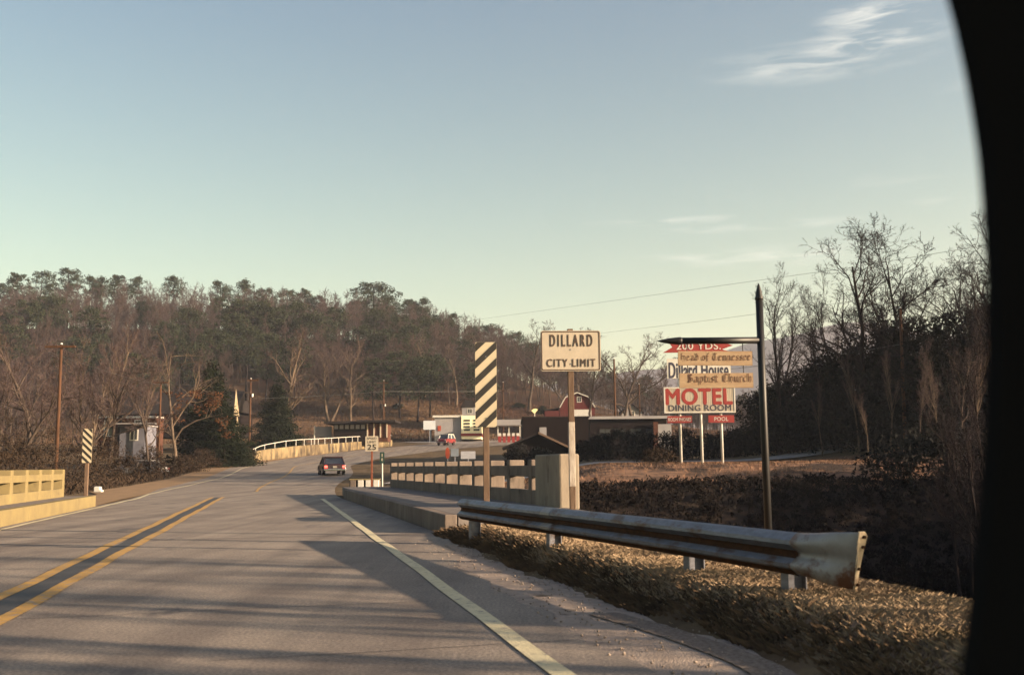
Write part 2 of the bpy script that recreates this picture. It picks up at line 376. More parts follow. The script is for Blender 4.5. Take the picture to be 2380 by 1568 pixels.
def asphalt_material():
    m = bpy.data.materials.new('worn_asphalt'); m.use_nodes = True
    N, L = m.node_tree.nodes, m.node_tree.links; b = N['Principled BSDF']; b.inputs['Roughness'].default_value = .82
    b.inputs['Specular IOR Level'].default_value = .2
    t = N.new('ShaderNodeTexCoord')
    def noise(sc, stretch=(1, 1, 1), rot=0, det=6, ro=.6):
        mp = N.new('ShaderNodeMapping'); mp.inputs['Scale'].default_value = stretch; mp.inputs['Rotation'].default_value = (0, 0, rot)
        n = N.new('ShaderNodeTexNoise'); n.inputs['Scale'].default_value = sc; n.inputs['Detail'].default_value = det; n.inputs['Roughness'].default_value = ro
        L.new(t.outputs['Object'], mp.inputs[0]); L.new(mp.outputs[0], n.inputs['Vector']); return n.outputs['Fac']
    def ramp(f, a, ca, bb, cb):
        r = N.new('ShaderNodeValToRGB'); r.color_ramp.elements[0].position = a; r.color_ramp.elements[1].position = bb
        r.color_ramp.elements[0].color = (*ca, 1); r.color_ramp.elements[1].color = (*cb, 1); L.new(f, r.inputs['Fac']); return r.outputs['Color']
    def mix(fac, A, B, mode='MIX'):
        x = N.new('ShaderNodeMix'); x.data_type = 'RGBA'; x.blend_type = mode
        for s, v in (('Factor', fac), ('A', A), ('B', B)):
            if hasattr(v, 'links') or hasattr(v, 'is_linked'): L.new(v, x.inputs[s])
            else: x.inputs[s].default_value = v if s == 'Factor' else (*v, 1)
        return x.outputs['Result']
    base = ramp(noise(.7), .35, (.175, .146, .125), .65, (.235, .198, .165))
    grit = ramp(noise(38, det=3), .4, (.72, .72, .72), .62, (1.25, 1.22, 1.2))
    c = mix(1.0, base, grit, 'MULTIPLY')
    # wear along the wheel tracks (stretched along the road) and random darker patches
    tr = ramp(noise(.9, (1.6, .07, 1), -RA), .42, (1.05, 1.05, 1.04), .66, (.66, .65, .67))
    c = mix(1.0, c, tr, 'MULTIPLY')
    pt = ramp(noise(.8, (1, .45, 1), -RA, 9, .7), .585, (0, 0, 0), .66, (.85, .85, .85))
    c = mix(pt, c, (.075, .066, .066))
    L.new(c, b.inputs['Base Color'])
    bp = N.new('ShaderNodeBump'); bp.inputs['Strength'].default_value = .5; bp.inputs['Distance'].default_value = .01
    L.new(noise(60, det=4), bp.inputs['Height']); L.new(bp.outputs[0], b.inputs['Normal'])
    return m
M['asphalt'] = asphalt_material()
def worn_paint(name, c, cov=.5):
    m = mat(name, c, tuple(x * .8 for x in c), 2.0, .75, bump=.3, bscale=60, c3=(.17, .15, .14), c3scale=9, c3amt=(cov, cov + .14))
    return m
M['yellow'] = worn_paint('worn_yellow_road_paint', (0.3844, 0.2108, 0.0341), .51)
M['lineWhite'] = worn_paint('worn_white_road_paint', (0.54, 0.465, 0.285), .54)
M['tar'] = mat('dark_tar_strip', (0.02, 0.0172, 0.018), (0.034, 0.03, 0.03), 3, .7)

# ------------------------------------------------------------------ ground
def axis(parts):
    out = []
    for a, b, st in parts: out += list(np.arange(a, b, st))
    out.append(parts[-1][1]); return np.array(out)
gx = axis([(-900, -300, 40), (-300, -60, 6), (-60, -16, 1.5), (-16, 30, .5), (30, 60, 2), (60, 300, 10), (300, 1400, 60)])
gy = axis([(-60, 0, 3), (0, 60, .5), (60, 130, 1.5), (130, 400, 5), (400, 700, 20), (700, 2400, 100)])
GX, GY = np.meshgrid(gx, gy)
GZ = height(GX, GY) + .02 * wob(GX, GY, 1.1)
nx, ny = len(gx), len(gy)
idx = np.arange(nx * ny).reshape(ny, nx)
quads = np.stack([idx[:-1, :-1], idx[:-1, 1:], idx[1:, 1:], idx[1:, :-1]], -1).reshape(-1, 4)
ground = mesh_np('ground', np.stack([GX, GY, GZ], -1).reshape(-1, 3), quads, M['soil'], smooth=True)
ground.data.materials.append(M['litter'])
cyc = GY[:-1, :-1].reshape(-1)
mi = (cyc > 200).astype(np.int32)
ground.data.materials.append(mat('shade_darkened_soil', (.020, .015, .013), (.034, .024, .019), 1.5, .95, bump=.4))  # shade of the creek hollow is put into this darker ground colour
_s, _l = sl(GX[:-1, :-1], GY[:-1, :-1])
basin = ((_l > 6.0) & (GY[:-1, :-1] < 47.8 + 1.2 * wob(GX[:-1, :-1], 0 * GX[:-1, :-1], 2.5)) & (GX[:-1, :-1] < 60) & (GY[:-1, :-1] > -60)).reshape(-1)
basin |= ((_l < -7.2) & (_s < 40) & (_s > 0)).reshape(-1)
ground.data.materials.append(M['bankgrass'])
bank = ((GX[:-1, :-1] > -2) & (GX[:-1, :-1] < 24) & (GY[:-1, :-1] > 43) & (GY[:-1, :-1] < 64)).reshape(-1)
mi[bank] = 3
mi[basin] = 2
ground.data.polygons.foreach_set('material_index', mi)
tag(ground, kind='structure')

# far blue mountains across the valley
mxs = np.linspace(-900, 2300, 90); mys = np.linspace(1300, 2300, 14)
MX, MY = np.meshgrid(mxs, mys)
MZ = (np.interp(MX, [-900, 0, 300, 420, 620, 900, 1200, 1600, 2300], [150, 120, 170, 205, 240, 190, 150, 170, 140]) + 14 * wob(MX, MY, 60)) * sm(MY, 1300, 1750) * 1.0
mi_ = np.arange(MX.size).reshape(MX.shape)
far = mesh_np('mountains', np.stack([MX, MY, MZ], -1).reshape(-1, 3), np.stack([mi_[:-1, :-1], mi_[:-1, 1:], mi_[1:, 1:], mi_[1:, :-1]], -1).reshape(-1, 4), M['twig'], smooth=True)
tag(far, kind='structure')

# road surface: straight ribbon in front, then the curve up into town
def edge_wob(s, seed): return .05 * math.sin(s * 2.3 + seed) + .035 * math.sin(s * 5.9 + seed * 2) + .02 * math.sin(s * 13.1)
secs = []
for s in np.arange(-12, 43, .35):
    lr = 2.12 if s < 12 else (2.12 + (2.75 - 2.12) * min(1, (s - 12) / 5)); lr = lr if s < 17 else np.interp(s, [17, 40], [2.85, 2.35])
    if s < 16: lr += edge_wob(s, 1)
    secs.append((road(s, -5.62), road(s, lr), 0.0))
rc = [Vector((x, y, 0)) for x, y in ROADC]
def catmull(pts, n=8):
    out = []
    P = [pts[0] * 2 - pts[1]] + pts + [pts[-1] * 2 - pts[-2]]
    for i in range(1, len(P) - 2):
        for k in range(n):
            t = k / n; a, b, c, d = P[i - 1], P[i], P[i + 1], P[i + 2]
            out.append(.5 * ((2 * b) + (c - a) * t + (2 * a - 5 * b + 4 * c - d) * t * t + (3 * b - a - 3 * c + d) * t ** 3))
    out.append(P[-2]); return out
RCS = catmull(rc)
def roadframe(i):
    d = (RCS[min(i + 1, len(RCS) - 1)] - RCS[max(i - 1, 0)]).normalized()
    return RCS[i], d, Vector((d.y, -d.x, 0))
for i in range(1, len(RCS)):
    p, d, n = roadframe(i)
    w = np.interp(p.y, [46, 60, 86, 300], [4.1, 4.9, 5.4, 5.6])
    wr = w + np.interp(p.y, [46, 60, 80, 130, 150, 175, 200], [0, 0, .5, .6, 1.5, 5, 8])
    a, b = p - n * w, p + n * wr
    a.z = float(zr(a.y)); b.z = float(zr(b.y)); secs.append((a, b, None))
NW = 8
rv, rf = [], []
for a, b, z in secs:
    for k in range(NW + 1):
        p = a.lerp(b, k / NW)
        p.z = 0 if z == 0.0 else float(zr(p.y))
        rv.append(tuple(p))
for i in range(len(secs) - 1):
    for k in range(NW): rf.append((i * (NW + 1) + k, i * (NW + 1) + k + 1, (i + 1) * (NW + 1) + k + 1, (i + 1) * (NW + 1) + k))
tag(mesh_np('road', rv, rf, M['asphalt'], smooth=True), kind='structure')

def ribbon(name, pts, w, m, dz, lift=None):
    """painted strip following points (Vector), width w"""
    vs, fs = [], []
    for i, p in enumerate(pts):
        d = (pts[min(i + 1, len(pts) - 1)] - pts[max(i - 1, 0)]); d.z = 0; d.normalize(); n = Vector((d.y, -d.x, 0))
        for sgn in (-1, 1):
            q = p + n * sgn * w / 2; q.z = (0 if p.y < 46.2 else float(zr(q.y))) + dz; vs.append(tuple(q))
    for i in range(len(pts) - 1): fs.append((2 * i, 2 * i + 1, 2 * i + 3, 2 * i + 2))
    return tag(mesh_np(name, vs, fs, m), kind='structure')
def roff(off, i0, i1):
    out = []
    for i in range(i0, i1):
        p, d, n = roadframe(i); out.append(p + n * off)
    return out
CL = -2.34
near_s = list(np.arange(-10, 44, .6))
wv = lambda s: .012 * math.sin(s * 1.7) + .01 * math.sin(s * .6)
ribbon('yellow_line', [road(s, CL - .20 + wv(s)) for s in near_s], .15, M['yellow'], .008)
ribbon('yellow_line', [road(s, CL + .20 + wv(s + 2)) for s in near_s], .15, M['yellow'], .008)
ribbon('tar_strip', [road(s, CL + wv(s * 1.3)) for s in near_s], .235, M['tar'], .004)
ribbon('yellow_line', roff(.6, 2, 44), .13, M['yellow'], .012)
ribbon('edge_line', [road(s, 1.62 + .5 * wv(s)) for s in np.arange(-10, 39.5, .3)], .14, M['lineWhite'], .008)
ribbon('edge_line', [road(s, -5.35 + wv(s)) for s in np.arange(-10, 44, .6)] + roff(-4.1, 1, 30), .12, M['lineWhite'], .012)

# tar seams and cracks
sr = np.random.default_rng(4)
def seam(p, q, w, amp):
    n = max(6, int((q - p).length / .22)); d = (q - p).normalized(); nn = Vector((d.y, -d.x, 0)); o = 0; pts = []
    for k in range(n + 1):
        o = o * .85 + sr.normal(0, amp); pts.append(p.lerp(q, k / n) + nn * o)
    ribbon('tar_seam', pts, w, M['tar'], .003)
for s_, a_, b_, w_ in ((18.3, -5.4, 2.6, .035), (39.6, -5.4, 2.2, .04), (9.2, -2.1, 1.4, .012), (13.6, -5.2, -2.6, .014), (6.9, -.4, 2.0, .010), (27.5, -5.3, 2.2, .02), (33.4, -5.3, 2.2, .02), (22.8, -5.3, 2.2, .02)):
    seam(road(s_, a_), road(s_ + .15, b_), w_, .012)


# shoulder of sand and gravel on the right
vs, fs = [], []
ss = np.arange(-12, 20, .3)
for s in ss:
    li = np.interp(s, [-12, 12, 17], [1.9, 1.9, 2.3]); lo = float(LIN(s)) + .12 + edge_wob(s, 4) * 2
    for k in range(4):
        l = li + (lo - li) * k / 3
        p = road(s, l); vs.append((p.x, p.y, (-.012 if k == 0 else -.004 if k < 3 else -.02)))
for i in range(len(ss) - 1):
    for k in range(3): fs.append((i * 4 + k, i * 4 + k + 1, i * 4 + k + 5, i * 4 + k + 4))
tag(mesh_np('gravel_shoulder', vs, fs, M['gravel'], smooth=True), kind='structure')
# left verge of bare sandy soil past the bridge
vs, fs = [], []
vp = [road(36.2, -5.75), road(43, -5.9)] + [roadframe(i)[0] - roadframe(i)[2] * (np.interp(roadframe(i)[0].y, [46, 60, 86, 300], [4.1, 4.9, 5.4, 5.6]) - .1) for i in range(2, 40)]
for i, p in enumerate(vp):
    d = (vp[min(i + 1, len(vp) - 1)] - vp[max(i - 1, 0)]).normalized(); n = Vector((d.y, -d.x, 0))
    w = np.interp(i, [0, 4, 40], [1.6, 3.2, 1.6])
    for k in range(3):
        q = p - n * w * k / 2; vs.append((q.x, q.y, max(float(zr(q.y)) - .004 if q.y > 46 else -.004, 0 if False else -9)))
for i in range(len(vp) - 1):
    for k in range(2): fs.append((i * 3 + k, i * 3 + k + 1, i * 3 + k + 4, i * 3 + k + 3))
tag(mesh_np('left_verge', vs, fs, mat('tan_verge_soil', (.26, .17, .10), (.17, .115, .07), 1.2, .95, bump=.4), smooth=True), kind='structure')

# matted dead grass on the verge
vs, fs = [], []
vs_s = np.arange(-4, 20.2, .16); vs_l = np.arange(3.0, 7.3, .16)
for s in vs_s:
    for l in vs_l:
        ll = l - 3.0 + float(LIN(s)) + (edge_wob(s, 4) * 2 if l < 3.1 else 0)
        X_v, Y_v = s * RX + ll * RY, s * RY - ll * RX
        vs.append((X_v, Y_v, hz(X_v, Y_v) + (.018 if 3.1 < l < 7.1 else -.03) + .014 * math.sin(s * 9 + l * 5) * math.sin(l * 11 - s * 3)))
nl = len(vs_l)
for i in range(len(vs_s) - 1):
    if vs_s[i] > 18.2: lo_ = int((5.9 - 3.0) / .16)
    else: lo_ = 0
    for k in range(lo_, nl - 1): fs.append((i * nl + k, i * nl + k + 1, (i + 1) * nl + k + 1, (i + 1) * nl + k))
tag(mesh_np('grass_verge', vs, fs, M['straw'], smooth=True), kind='structure')

# tyre track pressed in the gravel
tp = [on_plane(x, y, 0) for x, y in ((1400, 1425), (1530, 1462), (1650, 1502), (1760, 1545), (1830, 1590), (1900, 1650), (1990, 1740))]
tp = catmull(tp, 8)
vs, fs = [], []
for i, p in enumerate(tp):
    d = (tp[min(i + 1, len(tp) - 1)] - tp[max(i - 1, 0)]).normalized(); n = Vector((d.y, -d.x, 0))
    for k in range(5):
        q = p + n * (k - 2) * .065; vs.append((q.x, q.y, .003 + (.004 if (i + k) % 2 else 0)))
for i in range(len(tp) - 1):
    for k in range(4): fs.append((i * 5 + k, i * 5 + k + 1, i * 5 + k + 6, i * 5 + k + 5))
tag(mesh_np('tyre_track', vs, fs, mat('pressed_dark_soil', (.10, .075, .06), (.22, .18, .15), 30, .95, bump=.6, bscale=60)), kind='structure')

# side road on the far right bank, and station forecourt
def flat_strip(name, pts, w, m, dz=.05):
    vs, fs = [], []
    for i, p in enumerate(pts):
        d = (pts[min(i + 1, len(pts) - 1)] - pts[max(i - 1, 0)]); d.z = 0; d.normalize(); n = Vector((d.y, -d.x, 0))
        for k in range(5):
            q = p + n * w * (k / 4 - .5); vs.append((q.x, q.y, hz(q.x, q.y) + dz))
    for i in range(len(pts) - 1):
        for k in range(4): fs.append((i * 5 + k, i * 5 + k + 1, i * 5 + k + 6, i * 5 + k + 5))
    return tag(mesh_np(name, vs, fs, m, smooth=True), kind='structure')
flat_strip('side_road', catmull([Vector(p) for p in ((-8, 66, 0), (2, 66, 0), (12, 67.5, 0), (20, 69, 0), (30, 71, 0), (44, 76, 0))], 14), 4.2, M['pave'], .10)
flat_strip('station_forecourt', catmull([Vector(p) for p in ((-14, 176, 0), (-4, 186, 0), (6, 192, 0), (22, 200, 0))], 10), 16, M['pave'], .09)

# ------------------------------------------------------------------ bridge
bridge = thing('bridge', 'low concrete road bridge with raised sidewalks over the creek', 'bridge', (0, 0, 0))
def slab(name, pts_l, z0, z1, m, bev=.02):      # pts in (s,l)
    b = MB(); n = len(pts_l)
    lo = [road(s, l, z0) for s, l in pts_l]; hi = [road(s, l, z1) for s, l in pts_l]
    b.add(lo + hi, [tuple(range(n - 1, -1, -1)), tuple(range(n, 2 * n))] + [(i, (i + 1) % n, (i + 1) % n + n, i + n) for i in range(n)])
    return b.build(name, m, bridge, bevel=bev)
SW = .32
def panels(name, inner, outer, s0, s1, n, mtop):
    for k in range(n):
        a, c = s0 + (s1 - s0) * k / n + .012, s0 + (s1 - s0) * (k + 1) / n - .012
        slab(name, [(a, inner(a)), (c, inner(c)), (c, outer), (a, outer)][::-1], .0, SW, mtop, .015)
kerbR = lambda s: float(np.interp(s, [18.4, 39.6], [2.9, 2.42]))
panels('sidewalk_slab', lambda s: kerbR(s) + .24, 5.75, 18.4, 44.5, 9, M['walk'])
for k in range(7):
    a = 18.4 + k * 3.03; c = a + 3.01
    slab('kerb_stone', [(a, kerbR(a)), (a, kerbR(a) + .225), (c, kerbR(c) + .225), (c, kerbR(c))], -.05, SW + .006, M['concrete'], .02)
panels('sidewalk_slab', lambda s: -5.96, -7.1, 13, 35.7, 8, M['walk'])
for k in range(9):
    a = 8.4 + k * 3.04; c = a + 3.02
    slab('kerb_stone', [(a, -5.70), (a, -5.945), (c, -5.945), (c, -5.70)], -.05, SW + .006, M['kerb'], .02)
slab('bridge_deck', [(20, -7.3), (20, 5.85), (39.5, 5.85), (39.5, -7.3)], -.75, -.05, M['concrete'], 0)
slab('abutment', [(19.5, -7.3), (19.5, 5.85), (20.6, 5.85), (20.6, -7.3)], -3.8, -.76, M['concrete'], 0)
slab('abutment', [(38.4, -7.3), (38.4, 5.85), (39.6, 5.85), (39.6, -7.3)], -3.8, -.76, M['concrete'], 0)
water = MB()
water.add([road(24, -22, -3.25), road(36, -22, -3.25), road(34, 14, -3.25), road(26, 14, -3.25)], [(0, 3, 2, 1)])
tag(water.build('creek', mat('dark_creek_water', (.02, .022, .02), None, rough=.08)), kind='structure')

def railing(label, p0, p1, nb, side, h_top, m, rt=.25, bt=.33, loc_z=SW):
    """posts are deep slabs standing out behind two horizontal rails; side +1: outside is to the right"""
    L = (p1 - p0).length; ang = math.atan2(p1.y - p0.y, p1.x - p0.x)
    r = thing('bridge_railing', label, 'railing', (p0.x, p0.y, loc_z), ang)
    # local x runs along, local +y is left of travel -> outside y = -side
    sp = L / nb; o = -side
    for k in range(nb + 1):
        b = MB(); b.box((k * sp, o * .19, (h_top + .02) / 2 - .02), (.26, .38, h_top + .04))
        b.build('rail_post', m, r, bevel=.025)
    for k in range(nb):
        x = (k + .5) * sp; w = sp - .262
        b = MB(); b.box((x, o * .11, h_top - .125 - rt / 2), (w, .20, rt)); b.build('top_rail', m, r, bevel=.015)
        b = MB(); b.box((x, o * .11, bt / 2 - .015), (w, .20, bt)); b.build('base_rail', m, r, bevel=.015)
    return r
pR0 = on_plane(1253, 1180, SW)
pR0 = road(20.9, 5.62); pR1 = road(43.2, 4.55)
rr = railing('right bridge railing of concrete slab posts and two rails in shade', pR0 + (pR1 - pR0).normalized() * 1.9, pR1, 11, 1, .98, M['concrete'])
# big end pillar
pd = (pR1 - pR0).normalized()
pill = MB()
q = pR0 + Vector((.42, 0, 0))
pa = math.atan2(pd.y, pd.x)
pill.box((-1.38, -.19, .52), (1.75, .44, 1.14))
po = pill.build('end_pillar', M['pillar'], rr, bevel=.04)
if 0: pass
b = MB(); b.box((-.315, -.11, .73), (.36, .2, .25)); b.build('top_rail', M['concrete'], rr, bevel=.015)
b = MB(); b.box((-.315, -.11, .15), (.36, .2, .33)); b.build('base_rail', M['concrete'], rr, bevel=.015)
pL1 = road(35.0, -6.55); pL0 = road(9.0, -6.55)
railing('left bridge railing of sunlit concrete posts and rails above the yellow kerb', pL1, pL0, 16, 1, .84, M['kerb'], .19, .27)

# ------------------------------------------------------------------ guard rail
gpts = [Vector((-.80, 16.3, 0)), Vector((-.12, 14.3, 0)), Vector((.66, 12.1, 0)), Vector((1.40, 10.0, 0)), Vector((1.90, 8.5, 0)), Vector((2.12, 7.8, 0))]
gs = catmull(gpts, 6)
GT = .68
wprof = [(.0, .0), (.028, -.012), (.078, -.055), (.083, -.085), (.028, -.125), (.006, -.145), (.006, -.165), (.028, -.185), (.083, -.225), (.078, -.255), (.028, -.298), (.0, -.31)]
gr = thing('guard_rail', 'rusty steel w-beam guard rail ending in a flared pale end plate on the grass verge', 'guard rail', (0, 0, 0))
def beam(pts, name, m, zoff=0, push=0, h=1.0):
    fr = []
    for i, p in enumerate(pts):
        d = (pts[min(i + 1, len(pts) - 1)] - pts[max(i - 1, 0)]).normalized(); n = Vector((d.y, -d.x, 0))   # heading to camera -> n points to the road side?
        if n.x > 0: n = -n
        fr.append((Vector((p.x, p.y, GT + zoff)) + n * push, n, Vector((0, 0, h))))
    th = .004
    b = MB(); b.sweep(wprof + [(a - th, c) for a, c in wprof[::-1]], fr, closed=True)
    return b.build(name, m, gr, smooth=False)
n_ = len(gs)
half = n_ // 2
beam(gs[:half + 1], 'beam', M['steel'])
beam(gs[half:], 'beam', M['steel'], push=.006)
# rust strips lying in the folds
for zc, nm in ((-.145, 'rust_streak'), (-.292, 'rust_streak')):
    fr = []
    for i, p in enumerate(gs):
        d = (gs[min(i + 1, len(gs) - 1)] - gs[max(i - 1, 0)]).normalized(); n = Vector((d.y, -d.x, 0))
        if n.x > 0: n = -n
        fr.append((Vector((p.x, p.y, GT)), n, Vector((0, 0, 1))))
    pr = [(.022, -.132), (.012, -.146), (.012, -.166), (.032, -.186)] if zc > -.2 else [(.066, -.268), (.034, -.300), (.006, -.316)]
    b = MB(); b.sweep([(a + .006, c) for a, c in pr] + [(a + .002, c) for a, c in pr[::-1]], fr, closed=True); b.build(nm, M['rust'], gr)
# splice plate with fresh paint
k = 10
beam([gs[k], gs[k].lerp(gs[k + 1], .75)], 'splice', M['plate'], push=.005)
# flared end plate
e0 = gs[-1]; ed = (gs[-1] - gs[-3]).normalized(); en = Vector((ed.y, -ed.x, 0)); en = -en if en.x > 0 else en
fr = []; 
prof_n = len(wprof)
b = MB(); vs = []
steps = 8
for i in range(steps + 1):
    t = i / steps; o = e0 + ed * (.52 * t) - en * (.10 * t * t)
    fl = t * t * (3 - 2 * t)
    for (a, c) in wprof:
        a2 = a * (1 - .85 * fl); top = .035 * fl; c2 = top + c * (1 + .28 * fl) 
        vs.append(Vector((o.x, o.y, GT + c2)) + en * (a2 + .006) + ed * (.09 * (1 + c / .31) * fl))
fs = []
for i in range(steps):
    for k in range(prof_n - 1): fs.append((i * prof_n + k, i * prof_n + k + 1, (i + 1) * prof_n + k + 1, (i + 1) * prof_n + k))
b.add(vs, fs)
ep = b.build('end_plate', M['plate'], gr, smooth=True)
so = ep.modifiers.new('solid', 'SOLIDIFY'); so.thickness = .005
o = e0 + ed * .52 - en * .10
b = MB()
sunny = Vector((.80, .60, 0)).normalized()
z1, z0 = GT + .038, GT - .36
lp = []
for t_, wdt in ((0, .035), (.25, .045), (.5, .06), (.75, .085), (.92, .105), (1.0, .07)):
    base_ = Vector((o.x, o.y, z0 + (z1 - z0) * t_)) + en * .012 + ed * .09 * t_
    lp += [base_, base_ + sunny * wdt]
b.add(lp, [(2 * i, 2 * i + 1, 2 * i + 3, 2 * i + 2) for i in range(5)])
lip = b.build('end_lip', mat('rust_edged_end_lip', (.62, .50, .34), (.50, .38, .25), 6, .6, c3=(.16, .06, .03), c3scale=7, c3amt=(.56, .68)), gr)
lip.modifiers.new('solid', 'SOLIDIFY').thickness = .006
for zz in (.0, -.07, -.22, -.33):
    c = Vector((o.x, o.y, GT + zz)) + sunny * (.055 if zz > -.1 else .03) + en * .012 + ed * .09 * (1 + zz / .38); nn = Vector((.6, -.8, 0))
    b = MB(); b.tube([c - nn * .01, c + nn * .012], .011, 8); b.build('bolt', M['rust'], gr)
# posts (steel H sections) with their blocks
for t in (1, 10, 19.5, 27.6):
    j = min(int(t), n_ - 2); p = gs[j].lerp(gs[j + 1], t - int(t))
    d = (gs[j + 1] - gs[j]).normalized(); n = Vector((d.y, -d.x, 0)); n = -n if n.x > 0 else n
    g = hz(p.x, p.y); rot = math.atan2(d.y, d.x)
    c = p - n * .10
    b = MB(); zt = GT - .06; H = zt - g + .3
    b.box((c.x, c.y, g - .3 + H / 2), (.012, .15, H), rz=rot)
    b.box((c.x + n.x * .075, c.y + n.y * .075, g - .3 + H / 2), (.11, .01, H), rz=rot)
    b.box((c.x - n.x * .075, c.y - n.y * .075, g - .3 + H / 2), (.11, .01, H), rz=rot)
    b.build('post', M['steel'], gr)
    bb = MB()
    for zz in (-.155,): bb.tube([Vector((p.x, p.y, GT + zz)) + n * .004, Vector((p.x, p.y, GT + zz)) + n * .022], .016, 8)
    bb.build('bolt', M['rust'], gr)

# ------------------------------------------------------------------ lettering
TXT = {}
def text_obj(s, cx, cz, w, h, y, m, parent, bold=0.0, name='lettering', depth=.004, shear=0, space=1.06):
    cu = bpy.data.curves.new('t', 'FONT'); cu.body = s; cu.size = 1; cu.offset = 0.0; cu.extrude = 0.0; cu.shear = shear; cu.resolution_u = 4
    cu.space_character = space
    o = bpy.data.objects.new('t', cu); COL.objects.link(o)
    dg = bpy.context.evaluated_depsgraph_get(); dg.update()
    me = bpy.data.meshes.new_from_object(o.evaluated_get(dg))
    bpy.data.objects.remove(o)
    co = np.empty(len(me.vertices) * 3); me.vertices.foreach_get('co', co); co = co.reshape(-1, 3)
    mn, mxx = co.min(0), co.max(0)
    x = (co[:, 0] - (mn[0] + mxx[0]) / 2) / (mxx[0] - mn[0]) * w + cx
    z = (co[:, 1] - (mn[1] + mxx[1]) / 2) / (mxx[1] - mn[1]) * h + cz
    out = np.stack([x, np.full_like(x, y), z], -1)
    me.vertices.foreach_set('co', out.ravel()); me.update(); me.materials.append(m)
    if bold:
        bm = bmesh.new(); bm.from_mesh(me); src = list(bm.verts) + list(bm.edges) + list(bm.faces)
        q = bold * h * .9
        for i, (dx, dz) in enumerate(((q, 0), (-q, 0), (0, q), (0, -q))):
            g = bmesh.ops.duplicate(bm, geom=src)
            bmesh.ops.translate(bm, verts=[v for v in g['geom'] if isinstance(v, bmesh.types.BMVert)], vec=(dx, -.0006 * (i + 1), dz))
        bm.to_mesh(me); bm.free()
    ob = link(name, me, parent)
    sdm = ob.modifiers.new('thick', 'SOLIDIFY'); sdm.thickness = depth; sdm.offset = 0
    return ob

BL = {  # broad-nib strokes on a grid, x-height 1
 'e': ([[(.1, .85), (.1, .2), (.3, .05), (.5, .2)], [(.1, .85), (.32, 1), (.5, .75), (.14, .5)]], .62),
 'a': ([[(.12, .9), (.4, 1), (.48, .85), (.48, .15), (.6, .05)], [(.48, .55), (.14, .45), (.12, .15), (.28, .03), (.48, .2)]], .72),
 'd': ([[(.48, .8), (.2, .95), (.1, .75), (.1, .2), (.28, .04), (.5, .2), (.5, .95), (.2, 1.5)]], .68),
 'o': ([[(.12, .85), (.12, .18), (.32, .03), (.5, .2), (.5, .82), (.3, 1), (.12, .85)]], .66),
 'f': ([[(.2, -.15), (.2, 1.2), (.35, 1.5), (.52, 1.4)], [(.05, .92), (.45, .92)]], .55),
 'n': ([[(.04, .88), (.14, .98), (.14, .06), (.22, 0)], [(.14, .8), (.38, 1), (.48, .86), (.48, .1), (.58, .03)]], .72),
 's': ([[(.48, .88), (.3, 1), (.12, .8), (.46, .3), (.3, .03), (.1, .15)]], .60),
 'p': ([[(.04, .88), (.14, .98), (.14, -.42)], [(.14, .8), (.36, 1), (.5, .82), (.5, .2), (.34, .03), (.14, .14)]], .70),
 't': ([[(.16, 1.28), (.16, .15), (.3, .03), (.44, .12)], [(.02, .95), (.4, .95)]], .50),
 'i': ([[(.04, .88), (.14, .98), (.14, .1), (.26, .02)], [(.12, 1.3), (.18, 1.36)]], .36),
 'h': ([[(.04, 1.45), (.14, 1.52), (.14, .04)], [(.14, .8), (.36, 1), (.48, .84), (.48, .2), (.36, -.1)]], .68),
 'u': ([[(.04, .9), (.14, .98), (.14, .15), (.28, .03), (.48, .2)], [(.48, 1), (.48, .1), (.6, .03)]], .74),
 'r': ([[(.04, .88), (.14, .98), (.14, .05), (.24, 0)], [(.14, .78), (.34, 1), (.46, .9)]], .54),
 'c': ([[(.46, .9), (.28, 1), (.1, .8), (.1, .2), (.28, .03), (.48, .16)]], .58),
 'H': ([[(.1, 1.45), (.3, 1.55), (.22, 1.2), (.22, .2), (.1, .05)], [(.05, 1.2), (.2, 1.45)], [(.22, .8), (.5, 1.05), (.72, .9), (.72, .25), (.55, -.12)]], .92),
 'T': ([[(.05, 1.25), (.25, 1.5), (.8, 1.4), (.9, 1.52)], [(.3, 1.3), (.12, .9), (.12, .3), (.35, .03), (.75, .15)], [(.5, 1.4), (.5, .25)]], .98),
 'B': ([[(.05, 1.3), (.22, 1.5), (.22, .1), (.05, .05)], [(.22, 1.4), (.55, 1.5), (.66, 1.2), (.3, .85)], [(.3, .85), (.7, .75), (.75, .25), (.45, .02), (.2, .1)], [(.42, 1.35), (.42, .2)]], .92),
 'C': ([[(.8, 1.3), (.5, 1.5), (.15, 1.2), (.15, .3), (.42, .03), (.78, .2)], [(.48, 1.35), (.42, .3)]], .92), ' ': ([], .42)}
def blackletter(s, x0, z0, w, xh, y, m, parent):
    tot = sum(BL[c][1] for c in s); k = w / tot; b = MB(); x = 0; n_st = 0
    nib = Vector((.062, .075))
    for c in s:
        for st in BL[c][0]:
            for i in range(len(st) - 1):
                p, q = Vector(st[i]), Vector(st[i + 1])
                if p.x > q.x: p, q = q, p
                steep = (q.y - p.y) / max(q.x - p.x, 1e-4)
                c4 = [p - nib, q - nib, q + nib, p + nib] if steep < nib.y / nib.x else [p + nib, q + nib, q - nib, p - nib]
                n_st += 1; yy = y - .0004 * (n_st % 11)
                poly = [((a.x + x) * k + x0, yy, a.y * xh + z0) for a in c4]
                # normals towards -y
                b.add(poly, [(0, 1, 2, 3)])
        x += BL[c][1]
    o = b.build('lettering', m, parent)
    return o

